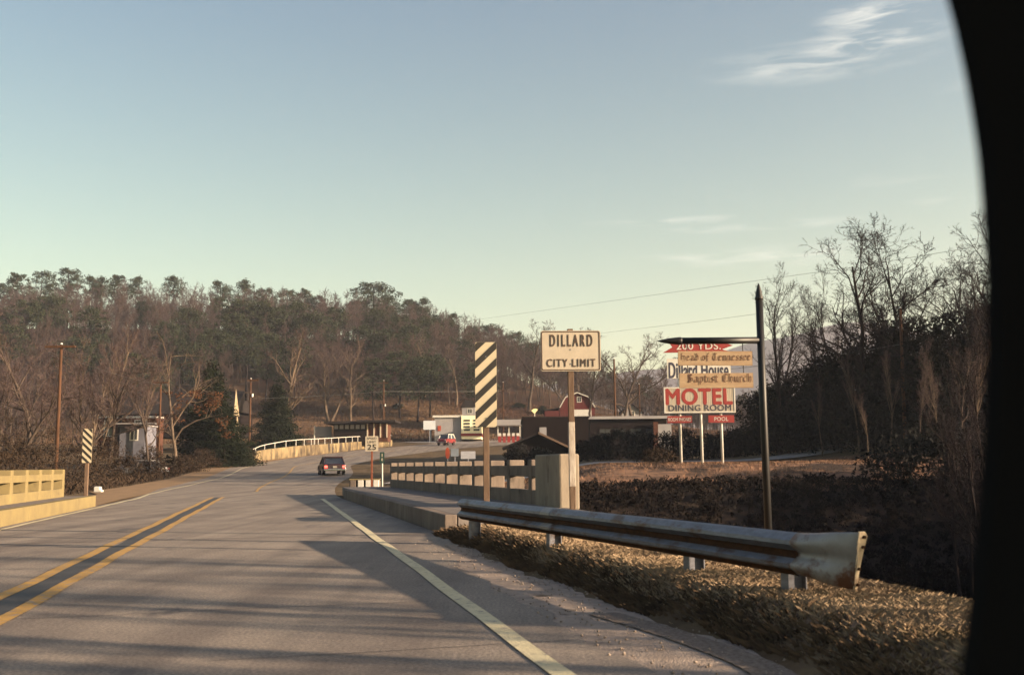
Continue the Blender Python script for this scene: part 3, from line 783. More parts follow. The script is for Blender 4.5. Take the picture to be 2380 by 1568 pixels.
def rrect(w, h, r, n=5):
    out = []
    for cx, cz, a0 in ((w / 2 - r, h / 2 - r, 0), (-w / 2 + r, h / 2 - r, 90), (-w / 2 + r, -h / 2 + r, 180), (w / 2 - r, -h / 2 + r, 270)):
        for k in range(n + 1):
            a = math.radians(a0 + 90 * k / n); out.append((cx + r * math.cos(a), cz + r * math.sin(a)))
    return out
def ring(outer, inner, y0, y1):
    n = len(outer); b = MB()
    vs = [(p[0], y0, p[1]) for p in outer] + [(p[0], y0, p[1]) for p in inner] + [(p[0], y1, p[1]) for p in outer] + [(p[0], y1, p[1]) for p in inner]
    fs = []
    for i in range(n):
        j = (i + 1) % n
        fs += [(i, n + i, n + j, j), (2 * n + i, 2 * n + j, 3 * n + j, 3 * n + i), (i, j, 2 * n + j, 2 * n + i), (n + i, 3 * n + i, 3 * n + j, n + j)]
    return b.add(vs, fs)

# ------------------------------------------------------------------ striped hazard markers
def clip_stripe(w, h, c0, c1, slope):
    """polygon of the rectangle [-w/2,w/2]x[0,h] between z - slope*x = c0 and c1"""
    poly = [(-w / 2, 0), (w / 2, 0), (w / 2, h), (-w / 2, h)]
    for sgn, c in ((1, c0), (-1, c1)):
        out = []
        for i in range(len(poly)):
            p, q = poly[i], poly[(i + 1) % len(poly)]
            fp, fq = sgn * (p[1] - slope * p[0] - c), sgn * (q[1] - slope * q[0] - c)
            if fp >= 0: out.append(p)
            if fp * fq < 0:
                t = fp / (fp - fq); out.append((p[0] + (q[0] - p[0]) * t, p[1] + (q[1] - p[1]) * t))
        poly = out
        if len(poly) < 3: return None
    return poly
def marker(label, px, pyb, pyt, Y, wpx, base_z, up, rz):
    P = at(px, pyb, Y); k = 1 / ppm(Y * math.cos(PITCH) + .12 * 0)
    w = wpx / F * Y; z0 = P.z; h = at(px, pyt, Y).z - z0
    r = thing('hazard_marker', label, 'road sign', (P.x, P.y, base_z), rz)
    zb = z0 - base_z
    b = MB(); b.prism([(x, z + zb + h / 2) for x, z in rrect(w, h, .03)], 0, .012); b.build('board', M['cream'], r)
    per = h / 5.0; sl_ = .95 * up
    k = 0
    for c in np.arange(-2 * per, h + 2 * per, per):
        pl = clip_stripe(w - .004, h - .004, c, c + per * .47, sl_)
        if pl:
            b = MB(); b.prism([(x, z + zb + .002) for x, z in pl], -.004, -.001); b.build('stripe', M['black'], r)
    b = MB(); b.box((0, .07, (zb + h * .8) / 2 - .15), (.10 if wpx > 40 else .13, .10, zb + h * .8 + .3)); b.build('post', M['post'], r, bevel=.008)
    b = MB()
    for zz in (zb + .15, zb + h - .25): b.tube([(0, -.008, zz), (0, -.002, zz)], .012, 8)
    b.build('bolt', M['steel'], r)
    return r
Pm = at(1130, 1150, 17.6)
marker('tall black and cream diagonal striped marker behind the guard rail', 1130, 992, 795, 17.6, 50, hz(Pm.x, Pm.y) if False else .05, 1, math.radians(3))
Pm2 = on_plane(203, 1142, SW)
marker('small striped marker on the left sidewalk beside a white stub', 201, 1075, 996, Pm2.y, 21.5, SW, -1, math.radians(4))
st = on_plane(229, 1143, SW)
b = MB(); b.prism([(-.14, 0), (.14, 0), (.15, .07), (.08, .10), (.07, .2), (-.11, .21), (-.14, .17)], -.12, .12)
o = b.build('marker_stub', M['whitepaint'], bevel=.02); o.location = st; tag(o, 'broken white painted stub at the end of the left sidewalk', 'stub')

# ------------------------------------------------------------------ city limit sign
Y = 15.4; P = at(1327, 862, Y); gz = hz(P.x, P.y)
r = thing('city_limit_sign', 'cream rectangular city limit sign on a part white wooden post', 'road sign', (P.x, P.y, gz), math.radians(2))
w = 141 / F * Y; zt = at(1327, 768, Y).z - gz; zb = P.z - gz; h = zt - zb; zc = (zt + zb) / 2
b = MB(); b.prism([(x, z + zc) for x, z in rrect(w, h, .035)], 0, .012); b.build('board', M['signwhite'], r)
rg = ring([(x, z + zc) for x, z in rrect(w - .022, h - .022, .03)], [(x, z + zc) for x, z in rrect(w - .052, h - .052, .022)], -.004, -.001); rg.build('border', M['brownpaint'], r)
zpx = lambda py: zt - (py - 768) / 94 * h
xpx = lambda px: (px - 1327) / 141 * w
text_obj('DILLARD', xpx(1329), zpx(791), (1378 - 1279) / 141 * w, 27 / 94 * h, -.003, M['brownpaint'], r, bold=.014, space=1.45)
text_obj('CITY LIMIT', xpx(1328), zpx(843), (1385 - 1272) / 141 * w, 18 / 94 * h, -.003, M['brownpaint'], r, bold=.016, space=1.25)
zs = at(1327, 980, Y).z - gz
b = MB(); b.box((0, .065, (zt + .03 + zs) / 2), (.085, .10, zt + .03 - zs)); b.build('upper_post', M['post'], r, bevel=.006)
zs2 = at(1327, 1130, Y).z - gz
b = MB(); b.box((0, .065, (zs2 + zs) / 2), (.092, .105, zs - zs2)); b.build('painted_post_band', M['postwhite'], r, bevel=.006)
b = MB(); b.box((0, .065, (zs2 - .3) / 2), (.085, .10, zs2 + .3)); b.build('lower_post', M['post'], r, bevel=.006)
b = MB(); b.tube([(0, -.006, zc + .02), (0, -.001, zc + .02)], .01, 8); b.tube([(0, -.006, zc - .2), (0, -.001, zc - .2)], .01, 8); b.build('bolt', M['steel'], r)

# ------------------------------------------------------------------ church sign on black post
Y = 13.2
T = at(1763, 658, Y); Bm = at(1779, 1300, Y); gz = hz(Bm.x, Bm.y)
Bm = at(1781, 1360, Y)
r = thing('church_sign', 'black pointed post and arm carrying two pine church name boards', 'church sign', (T.x, T.y, gz), 0)
H = T.z - gz
b = MB(); rr_ = 8.6 / F * Y
b.tube([(.012, 0, -.4), (.0, 0, H * .6), (0, 0, H - .22)], rr_, 14); b.build('post', M['ironblack'], r, smooth=True)
b = MB(); b.tube([(0, 0, H - .22), (0, 0, H - .215), (0, 0, H - .19), (0, 0, H - .17), (0, 0, H - .10), (0, 0, H - .03), (0, 0, H)], [rr_, rr_ * 1.15, rr_ * 1.15, rr_ * .98, rr_ * .75, rr_ * .32, .004], 14); b.build('post_finial', M['ironblack'], r, smooth=True)
za = at(1700, 791, Y).z - gz; xl = at(1527, 791, Y).x - T.x
b = MB(); ra = 8.6 / F * Y
b.tube([(-rr_ * .6, 0, za), (xl + .32, 0, za)], ra * .92, 14); b.build('arm', M['ironblack'], r, smooth=True)
b = MB(); b.tube([(xl + .32, 0, za), (xl + .30, 0, za), (xl + .26, 0, za), (xl + .16, 0, za), (xl + .05, 0, za), (xl, 0, za)], [ra * .92, ra * 1.08, ra * 1.0, ra * .8, ra * .35, .003], 14); b.build('arm_finial', M['ironblack'], r, smooth=True)
def cb(x0, x1, y0, y1, tilt):
    a = at(x0, y1, Y); c = at(x1, y0, Y)
    bx0, bx1, bz0, bz1 = a.x - T.x, c.x - T.x, a.z - gz, c.z - gz
    b = MB(); b.box(((bx0 + bx1) / 2, 0, (bz0 + bz1) / 2), (bx1 - bx0, .022, bz1 - bz0), ry=tilt)
    b.build('name_board', M['board'], r, bevel=.003); return bx0, bx1, bz0, bz1
g1 = cb(1576, 1748, 815, 850, math.radians(.6)); g2 = cb(1579, 1750, 866, 902, math.radians(.2))
blackletter('Head of Tennessee', g1[0] + .03, g1[2] + .065, g1[1] - g1[0] - .05, .062, -.0135, M['boardink'], r)
blackletter('Baptist Church', g2[0] + .10, g2[2] + .075, (g2[1] - g2[0]) * .88, .070, -.0135, M['boardink'], r)
b = MB()
for x in (g1[0] + .12, g1[1] - .12):
    b = MB(); b.tube([(x, 0, za), (x, 0, g1[3] - .01)], .006, 6); b.build('hanger_chain', M['ironblack'], r)
    b = MB(); b.tube([(x, 0, g1[2] + .01), (x, 0, g2[3] - .01)], .006, 6); b.build('hanger_chain', M['ironblack'], r)

# ------------------------------------------------------------------ motel sign
Y = 57.0
B0 = at(1632, 1076, Y); gz = hz(B0.x, B0.y)
r = thing('motel_sign', 'tall white roadside motel sign with red letters on three white posts', 'motel sign', (B0.x, B0.y, gz), 0)
X_ = lambda px: at(px, 1000, Y).x - B0.x
Z_ = lambda py: at(1632, py, Y).z - gz
for x0, x1 in ((1582, 1), (1631, 1), (1678, 1)):
    b = MB(); b.tube([(X_(x0), .12, -.4), (X_(x0), .12, Z_(830))], .075, 12); b.build('post', M['whitepaint'], r, smooth=True)
def mboard(x0, x1, y0, y1, m, name, y=0, t=.08):
    b = MB(); b.box(((X_(x0) + X_(x1)) / 2, y, (Z_(y0) + Z_(y1)) / 2), (X_(x1) - X_(x0), t, Z_(y0) - Z_(y1))); return b.build(name, m, r)
mboard(1545, 1711, 899, 959, M['whitepaint'], 'motel_panel')
b = MB(); W_ = X_(1711) - X_(1545)
for k in range(40): b.box((X_(1545) + W_ * (k + .5) / 40, -.045, (Z_(899) + Z_(959)) / 2), (W_ / 40 * .7, .008, Z_(899) - Z_(959) - .06))
tag(b.build('reflector_strip', M['signwhite'], r), kind='stuff')
b = ring([(X_(1545), Z_(959)), (X_(1711), Z_(959)), (X_(1711), Z_(899)), (X_(1545), Z_(899))], [(X_(1548), Z_(956)), (X_(1708), Z_(956)), (X_(1708), Z_(902)), (X_(1548), Z_(902))], -.07, -.041); b.build('panel_frame', M['whitepaint'], r)
text_obj('MOTEL', X_(1627), Z_(921), X_(1704) - X_(1550), Z_(903) - Z_(939), -.055, M['signred'], r, bold=.055, depth=.01)
text_obj('DINING ROOM', X_(1628), Z_(947.5), X_(1701) - X_(1556), Z_(941) - Z_(955), -.055, M['signdark'], r, bold=.02, depth=.01)
mboard(1554, 1703, 833, 879, M['whitepaint'], 'name_panel')
text_obj('Dillard House', X_(1628), Z_(860), X_(1697) - X_(1558), Z_(841) - Z_(877), -.045, M['signdark'], r, bold=.02, depth=.01)
b = MB(); b.prism([(X_(1545), Z_(819)), (X_(1700), Z_(817)), (X_(1684), Z_(812)), (X_(1710), Z_(803)), (X_(1684), Z_(795)), (X_(1560), Z_(795)), (X_(1568), Z_(806))], -.05, .03)
b.build('arrow_panel', M['signred'], r)
text_obj('200 YDS.', X_(1629), Z_(804), X_(1681) - X_(1577), Z_(796) - Z_(812), -.058, M['whitepaint'], r, bold=.012, depth=.01)
mboard(1552, 1609, 966, 982, M['signred'], 'phones_panel'); mboard(1647, 1707, 965, 982, M['signred'], 'pool_panel')
text_obj('ROOM PHONES', X_(1580.5), Z_(974), X_(1607) - X_(1554), Z_(970) - Z_(978.5), -.045, M['whitepaint'], r, depth=.008)
text_obj('POOL', X_(1677), Z_(973.5), X_(1693) - X_(1661), Z_(969) - Z_(978), -.045, M['whitepaint'], r, depth=.008)

# ------------------------------------------------------------------ speed limit sign, mile post, low culvert wall
Y = 49.0
P = at(864, 1048, Y); gz = hz(P.x, P.y) + .04
r = thing('speed_limit_sign', 'small white speed limit sign on a rusty post past the bridge', 'road sign', (P.x, P.y, gz), 0)
w = 30 / F * Y; z0 = P.z - gz; z1 = at(864, 1013, Y).z - gz; h = z1 - z0
b = MB(); b.prism([(x, z + (z0 + z1) / 2) for x, z in rrect(w, h, .04)], 0, .012); b.build('board', M['signwhite'], r)
for t_, zz, ww, hh, bo in (('SPEED', z1 - h * .15, w * .72, h * .15, 0), ('LIMIT', z1 - h * .39, w * .66, h * .15, 0), ('25', z1 - h * .73, w * .66, h * .36, .03)):
    text_obj(t_, 0, zz, ww, hh, -.004, M['black'], r, bold=bo)
b = MB(); b.box((0, .06, z1 / 2 - .2), (.08, .08, z1 + .3)); b.build('post', mat('rusty_red_post', (.18, .06, .035), (.12, .045, .03), 4, .85), r)
Y = 46.0
P = at(888, 1076, Y); gz = hz(P.x, P.y) + .04
r = thing('route_marker', 'narrow dark green milepost on a pale post by the bridge end', 'road sign', (P.x, P.y, gz), 0)
z0 = P.z - gz; z1 = at(888, 1050, Y).z - gz
b = MB(); b.prism([(x, z + (z0 + z1) / 2) for x, z in rrect(.20, z1 - z0, .02)], 0, .01); b.build('board', M['green'], r)
text_obj('1', 0, z1 - .14, .04, .13, -.003, M['signwhite'], r); text_obj('8', 0, z1 - .33, .07, .13, -.003, M['signwhite'], r)
b = MB(); b.tube([(.02, .03, -.2), (0, .03, z1)], .03, 8); b.build('post', M['whitepaint'], r)
# low block wall
a = on_plane(812, 1131, 0.0); c = on_plane(880, 1131, 0.0)
r = thing('culvert_wall', 'low pale concrete block wall in four pieces beyond the sidewalk', 'wall', (a.x, a.y, 0), 0)
Lw = c.x - a.x
for k in range(4):
    b = MB(); x = Lw * (k + .5) / 4
    b.box((x, 0, .19), (Lw / 4 * .72, .35, .42)); b.build('wall_block', M['whitepaint'] if k else M['concrete'], r, bevel=.02)
b = MB(); b.box((Lw / 2, .02, .43), (Lw, .42, .07)); b.build('coping', M['kerb'], r, bevel=.015)
b = MB(); b.box((Lw / 2, .1, .17), (Lw, .14, .36)); b.build('backing', M['concrete'], r)

# small signs and things by the road seen above the railing
def simple_sign(name, label, px0, px1, pyt, pyb, Y, m, pyfoot=None, cat='sign', shape='rect', postm='steel'):
    a = at(px0, pyb, Y); c = at(px1, pyt, Y); g = hz((a.x + c.x) / 2, Y)
    r = thing(name, label, cat, ((a.x + c.x) / 2, Y, g), 0)
    w = c.x - a.x; h = c.z - a.z; zc = (a.z + c.z) / 2 - g
    b = MB()
    if shape == 'rect': b.prism([(x, z + zc) for x, z in rrect(w, h, min(w, h) * .08)], 0, .03)
    elif shape == 'oval': b.prism([(w / 2 * math.cos(t), zc + h / 2 * math.sin(t)) for t in np.linspace(0, 2 * math.pi, 24, endpoint=False)], 0, .12)
    else: b.prism([(-w / 2, zc + .1 * h), (0, zc - h / 2), (w / 2, zc + .3 * h), (w * .2, zc + h / 2), (-w * .2, zc + h * .42)], 0, .15)
    b.build('panel', m, r)
    b = MB(); b.tube([(0, .06, -.3), (0, .06, max(zc, .4))], .05, 8); b.build('post', M[postm], r)
    return r
simple_sign('oval_sign', 'narrow upright orange red oval sign above the bridge railing', 1035, 1045, 1039, 1066, 84, M['orange'], cat='sign', shape='oval')
simple_sign('roadside_board', 'blue grey board sign next to the orange oval sign', 1048, 1066, 1042, 1060, 88, mat('blue_grey_sign_back', (.14, .16, .19), (.18, .20, .23), 3, .7))
simple_sign('roadside_board', 'wide pale two panel board sign behind the bridge railing', 1071, 1105, 1048, 1066, 92, mat('pale_grey_board', (.34, .34, .37), (.26, .26, .29), 1.5, .8, stretch=(1, 1, 6)))
simple_sign('station_sign', 'pale yellow diamond shaped sign on a thin white pole above the dark building', 1235, 1250, 949, 961, 150, mat('pale_yellow_enamel', (.80, .74, .40), None, rough=.5), shape='dia', postm='whitepaint')
simple_sign('station_board', 'bluish board sign at the left end of the white garage', 984, 1012, 977, 998, 178, mat('blue_white_board', (.40, .44, .50), (.5, .52, .56), 1, .7))
g = onground(1001, 1026)
b = MB(); b.tube([(0, 0, -.2), (0, 0, 2.6)], .16, 10); o = b.build('white_post', M['whitepaint']); o.location = (g.x, g.y, g.z); tag(o, 'thick white painted post on the verge before the white garage', 'post')

# ------------------------------------------------------------------ stone wall with pipe railing
wp = [onground(x, y) for x, y in ((612, 1071), (632, 1068.5), (673, 1064), (716, 1059), (760, 1054), (805, 1048), (848, 1042), (906, 1036))]
wp = [Vector(p) for p in ((-30.4, 119, 0), (-28.9, 124, 0), (-27.0, 130, 0), (-25.6, 135, 0), (-24.3, 140, 0), (-23.0, 147, 0), (-21.8, 154, 0), (-19.3, 166, 0))]
tops = [(612, 1052), (632, 1049), (673, 1043), (716, 1040), (760, 1037), (805, 1037), (848, 1038), (906, 1037)]
ws = catmull(wp, 5)
r = thing('stone_wall', 'curved rough stone retaining wall with white pipe railing on the outside of the bend', 'wall', (wp[0].x, wp[0].y, float(zr(wp[0].y))), 0)
o0 = Vector((wp[0].x, wp[0].y, float(zr(wp[0].y))))
def wtop(i): return np.interp(i / (len(ws) - 1), [0, .12, .3, .6, 1], [1.0, 1.25, 1.35, 1.2, .9])
b = MB(); fr = []
for i, p in enumerate(ws):
    d = (ws[min(i + 1, len(ws) - 1)] - ws[max(i - 1, 0)]).normalized(); n = Vector((d.y, -d.x, 0))
    z = float(zr(p.y)) - .3; hh = wtop(i) + .3
    fr.append((Vector((p.x, p.y, z)) - o0, n, Vector((0, 0, hh))))
b.sweep([(0, 0), (.02, .5), (0, 1), (-.45, 1), (-.45, 0)], fr, closed=True)
b.add([fr[0][0] + fr[0][1] * a + fr[0][2] * c for a, c in [(0, 0), (0, 1), (-.45, 1), (-.45, 0)]], [(0, 1, 2, 3)])
b.add([fr[-1][0] + fr[-1][1] * a + fr[-1][2] * c for a, c in [(0, 0), (0, 1), (-.45, 1), (-.45, 0)]], [(3, 2, 1, 0)])
b.build('wall', M['stone'], r)
b1 = MB(); tpts = []; mpts = []
for i, p in enumerate(ws):
    d = (ws[min(i + 1, len(ws) - 1)] - ws[max(i - 1, 0)]).normalized(); n = Vector((d.y, -d.x, 0))
    rise = np.interp(i, [0, 3, 8], [.15, .5, .75])
    q = Vector((p.x, p.y, float(zr(p.y)) + wtop(i) + rise)) - n * .2 - o0
    tpts.append(q); mpts.append(q - Vector((0, 0, .38)))
    if i % 2 == 0:
        bp_ = MB(); bp_.tube([q - Vector((0, 0, rise)), q], .045, 6); bp_.build('rail_post', M['whitepaint'], r)
b1.tube(tpts, .045, 6); b1.build('hand_rail', M['whitepaint'], r, smooth=True)

# ------------------------------------------------------------------ utility poles and wires
def pole(label, px, pyt, pyb, Y, rpx=None, arm=None, armpy=None, gear=False, lean=0, name='utility_pole', m='pole'):
    T_ = at(px, pyt, Y); g = hz(T_.x, Y); H = T_.z - g
    r = thing(name, label, 'utility pole', (T_.x, Y, g), 0)
    rad = (rpx or 4) / F * Y
    b = MB(); b.tube([(lean, 0, -.5), (lean * .5, 0, H * .5), (0, 0, H)], [rad, rad * .88, rad * .72], 10); b.build('shaft', M[m], r, smooth=True)
    b = MB(); b.tube([(0, 0, H), (0, 0, H + .08)], [rad * .74, rad * .5], 10); b.build('pole_cap', M['insul'], r)
    if arm:
        az = at(px, armpy, Y).z - g; x0 = at(arm[0], armpy, Y).x - T_.x; x1 = at(arm[1], armpy, Y).x - T_.x
        b = MB(); b.box(((x0 + x1) / 2, -.14, az), (x1 - x0, .10, .13)); b.build('crossarm', M['pole'], r)
        for xx in (x0 + .15, x0 + (x1 - x0) * .3, x0 + (x1 - x0) * .7, x1 - .15):
            b = MB(); b.tube([(xx, -.14, az + .05), (xx, -.14, az + .2)], .035, 6); b.build('insulator', M['darkbark'], r)
    if gear:
        az = H - (gear / F * Y)
        b = MB(); b.tube([(-.35, -.1, az - .45), (-.35, -.1, az + .4)], .26, 10); b.build('transformer', M['roof'], r)
        b = MB(); b.tube([(.25, -.1, az), (.25, -.1, az + .35)], .12, 6); b.build('insulator', M['insul'], r)
    return T_
P1 = pole('tall brown pole with a crossarm near the left edge', 143, 800, 1090, 66, 4.5, (107, 178), 806)
P2 = pole('thin dark pole with crossarm left of the dark cedar', 374, 890, 1100, 95, 3, (356, 392), 889)
P3 = pole('pole carrying a transformer between the steeple and the small cedar', 583, 880, 1050, 120, 2.6, (574, 602), 884, gear=42)
P4 = pole('short pole behind the flat roofed brick office', 892, 884, 985, 172, 2, (876, 903), 890, gear=60)
P5 = pole('distant pole just right of the tall striped marker', 1169, 888, 976, 185, 1.8, (1160, 1178), 908)
P6 = pole('dark pole right of the city limit sign', 1427, 834, 975, 120, 3)
P7 = pole('slim faint pole left of the motel sign', 1485, 892, 968, 150, 2)
P8 = pole('weathered pole standing before the dark vine thicket on the right', 2092, 716, 1075, 62, 4.2, None, None, lean=-.15)
def wire(name, label, pts, rad=.011, sag=.0):
    b = MB(); out = []
    for i in range(len(pts) - 1):
        a, c = Vector(pts[i]), Vector(pts[i + 1]); n = 14
        for k in range(n + (i == len(pts) - 2)):
            t = k / n; q = a.lerp(c, t); q.z -= sag * (a - c).length * 4 * t * (1 - t); out.append(q)
    b.tube(out, rad, 4); o = b.build(name, M['wire']); tag(o, label, 'wire', 'overhead wires')
wire('overhead_wire', 'thin overhead wire crossing the sky toward the right trees', [at(1085, 746, 185), at(1400, 702, 120), at(1975, 622, 75), at(2350, 560, 60)], .014, .0)
wire('overhead_wire', 'lower faint overhead wire rising from the city limit sign to the trees', [at(1380, 776, 130), at(1640, 745, 95), at(1960, 703, 72), at(2300, 655, 60)], .012, .0)
wire('overhead_wire', 'wire strung behind the city limit sign from pole to pole', [P5 - Vector((0, 0, 1.6)), at(1427, 885, 120), at(1700, 857, 90), at(2092, 800, 62)], .022, .004)
wire('overhead_wire', 'wire running low from transformer pole to the marker pole', [P3 - Vector((0, 0, 2.3)), P4 - Vector((0, 0, 1.8)), P5 - Vector((0, 0, 1.6))], .03, .003)
wire('overhead_wire', 'wire between the two left hand crossarm poles', [P1 - Vector((1, 0, .4)), P2 - Vector((.4, 0, .1)), P3 - Vector((0, 0, .5))], .014, .006)

# ------------------------------------------------------------------ buildings
def building(name, label, cat, px0, px1, pyt, pyb, Y, depth, wallm, rz=0.0, roofm='roof', over=.4, roof_t=.25, roof='flat', fascia=None):
    a = at(px0, pyb, Y); c = at(px1, pyt, Y)
    w = c.x - a.x; h = c.z - a.z
    r = thing(name, label, cat, (a.x + w / 2, Y, a.z), rz)
    b = MB(); b.box((0, depth / 2, h / 2 - .6), (w, depth, h + 1.2)); b.build('wall', M[wallm], r)
    if roof == 'flat':
        b = MB(); b.box((0, depth / 2, h + roof_t / 2), (w + over * 2, depth + over * 2, roof_t)); b.build('roof', M[roofm], r)
        if fascia:
            b = MB(); b.box((0, -over - .02, h + roof_t / 2), (w + over * 2 + .04, .04, roof_t + .06)); b.build('fascia', M[fascia], r)
    return r, w, h
def win(r, x, z, w, h, y=0.0, side=None, frame='whitepaint', glass='glass', bars=1):
    """window on the front (-y) face; side=+1 puts it on the right end wall at x"""
    R = Matrix.Identity(4) if side is None else Matrix.Translation((x, y, 0)) @ Matrix.Rotation(math.pi / 2 * side, 4, 'Z')
    if side is not None: x = 0; y = 0
    b = MB()
    for dx in (-1, 1): b.box((x + dx * w / 2, y - .03, z), (.10, .06, h + .10), R)
    for dz in (-1, 1): b.box((x, y - .031, z + dz * h / 2), (w - .10, .062, .10), R)
    for k in range(1, bars + 1): b.box((x - w / 2 + w * k / (bars + 1), y - .025, z), (.05, .05, h - .1), R)
    f = b.build('window', M[frame], r)
    g = MB(); g.box((x, y - .012, z), (w - .1, .016, h - .1), R); g.build('pane', M[glass], f)

# modern flat roofed brick office behind the stone wall
Y = 152
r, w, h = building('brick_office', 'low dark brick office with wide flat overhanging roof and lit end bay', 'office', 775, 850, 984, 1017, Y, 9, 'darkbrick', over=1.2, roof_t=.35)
for k in range(6): win(r, -w / 2 + w * (k + .5) / 6, h - .45, w / 7, .7, frame='roof', glass='greybuild', bars=0)
b = MB(); b.box((w / 2 + 1.6, 2.2, h / 2 - .3), (3.2, 4, h + .6)); b.build('entrance_bay', M['brick'], r)
b = MB(); b.box((w / 2 + 1.7, 2.2, h + .3), (5.6, 8.0, .3)); b.build('bay_roof', M['roof'], r)
for k in range(4):
    b = MB(); b.box((w / 2 + .25 + k * .95, .1, h / 2), (.16, .2, h)); b.build('mullion', M['signwhite'], r)
b = MB(); b.box((-w / 2 - 1.7, 1.2, h * .45), (2.4, .3, h * .75)); b.build('side_screen', M['greybuild'], r)
b = MB(); b.box((-w / 2 - 2.9, .6, h * .2), (.15, .15, h * 1.4)); b.build('corner_post', M['whitepaint'], r)

# white service garage with bright glazed front and pump canopy
Y = 182
r, w, h = building('service_garage', 'white service garage with sunlit gridded front bay and pump canopy', 'garage', 1010, 1072, 969, 1012, Y, 12, 'greybuild', over=.3, roof_t=.3, roofm='whitepaint', fascia='whitepaint')
x2 = at(1118, 990, Y).x - r.location.x
bw = x2 - w / 2; cxb = w / 2 + bw / 2 + .05
b = MB(); b.box((cxb, 4, h / 2 - .2), (bw, 9, h + .9)); 
b.build('glazed_bay', mat('cream_garage_paint', (.85, .78, .52), (.78, .70, .46), 2, .7), r)
b = MB(); b.box((cxb, 4, .1), (bw + .2, 9.2, .5)); b.build('red_base_band', M['signred'], r)
for k in range(2):
    for q_ in range(4):
        b = MB(); b.box((cxb - bw * .22 + k * bw * .48, -.54, .95 + q_ * .55), (bw * .30, .05, .34)); g = b.build('pane', M['glass'], r)
b = MB(); b.box((w * -.32, -.05, h * .40), (w * .12, .08, .9)); b.build('poster', M['orange'], r)
# canopy
xa = at(1150, 980, Y).x - r.location.x; xb = at(1216, 980, Y).x - r.location.x; zt = at(1180, 977, Y).z - r.location.z; zb = at(1180, 990, Y).z - r.location.z
b = MB(); b.box(((xa + xb) / 2, -1.5, (zt + zb) / 2), (xb - xa, 6, zt - zb)); b.build('canopy', M['greybuild'], r)
for k in range(3):
    b = MB(); b.box((xa + .6 + k * (xb - xa - 1.2) / 2, -3.6, zb / 2 - .2), (.18, .18, zb + .4)); b.build('canopy_post', M['whitepaint'], r)
base = r.location
pump0 = None
for k in range(5):
    xx = base.x + xa + .9 + k * .78; g = hz(xx, Y - 4.4)
    if pump0 is None:
        p = thing('fuel_pump', 'red and white fuel pump, first from the left under the canopy', 'fuel pump', (xx, Y - 4.4, g), 0, 'fuel pumps under the canopy')
        b = MB(); b.box((0, 0, .55), (.5, .4, 1.1)); b.build('body', M['signred'], p)
        b = MB(); b.box((0, 0, 1.35), (.46, .36, .48)); b.build('dial_head', M['whitepaint'], p)
        pump0 = p
    else:
        c = copy_tree(pump0); c.location = (xx, Y - 4.4, g); c['label'] = 'red and white fuel pump, %s from the left under the canopy' % ('first', 'second', 'third', 'fourth', 'fifth')[k]

# small white house up the slope behind the garage
Y = 205
r, w, h = building('hill_house', 'small bluish white cottage half hidden by the tall striped marker', 'house', 1074, 1104, 945, 967, Y, 6, 'greybuild', roof=None)
b = MB(); b.prism([(-w / 2 - .3, h), (w / 2 + .3, h), (w / 2 - .5, h + 1.3), (-w / 2 + .5, h + 1.3)], -.3, 6.3); b.build('roof', M['roof'], r)
win(r, w * .1, h * .55, .9, .9)
# red gambrel barn
Y = 200
a = at(1301, 966, Y); c = at(1382, 913, Y); w = c.x - a.x; H = c.z - a.z
r = thing('red_barn', 'red gambrel roofed barn with white trim behind the sign post', 'barn', ((a.x + c.x) / 2, Y, a.z), 0)
gp = [(-w / 2, -1), (w / 2, -1), (w / 2, H * .34), (w * .33, H * .80), (0, H), (-w * .33, H * .80), (-w / 2, H * .34)]
b = MB(); b.prism(gp, 0, 14); b.build('wall', M['barnred'], r)
for i, (p, q) in enumerate(((2, 3), (3, 4), (4, 5), (5, 6))):
    p, q = gp[p], gp[q]
    b = MB(); b.add([(p[0], -.3, p[1] + .03), (q[0], -.3, q[1] + .03), (q[0], 14.3, q[1] + .03), (p[0], 14.3, p[1] + .03), (p[0], -.3, p[1] + .18), (q[0], -.3, q[1] + .18), (q[0], 14.3, q[1] + .18), (p[0], 14.3, p[1] + .18)],
                    [(0, 3, 2, 1), (4, 5, 6, 7), (0, 1, 5, 4), (1, 2, 6, 5), (2, 3, 7, 6), (3, 0, 4, 7)])
    b.build('roof', M['roof'], r)
    b = MB(); b.tube([(p[0], -.32, p[1] + .1), (q[0], -.32, q[1] + .1)], .12, 4); b.build('trim', M['whitepaint'], r)
win(r, w * .06, H * .72, .8, 1.0, bars=1)
b = MB(); b.box((w * .15, -.06, H * .12), (w * .5, .12, H * .3)); b.build('barn_door', M['whitepaint'], r)
b = MB(); b.add([(-w * .5 - 3.2, -.5, H * .22), (-w / 2, -.5, H * .34), (-w / 2, 10, H * .34), (-w * .5 - 3.2, 10, H * .22), (-w * .5 - 3.2, -.5, H * .26), (-w / 2, -.5, H * .38), (-w / 2, 10, H * .38), (-w * .5 - 3.2, 10, H * .26)],
                [(0, 3, 2, 1), (4, 5, 6, 7), (0, 1, 5, 4), (1, 2, 6, 5), (2, 3, 7, 6), (3, 0, 4, 7)]); b.build('lean_to_roof', M['roof'], r)
b = MB(); b.box((-w / 2 - 1.5, 4, H * .05), (2.8, 8, H * .36)); b.build('lean_to', M['barnred'], r)

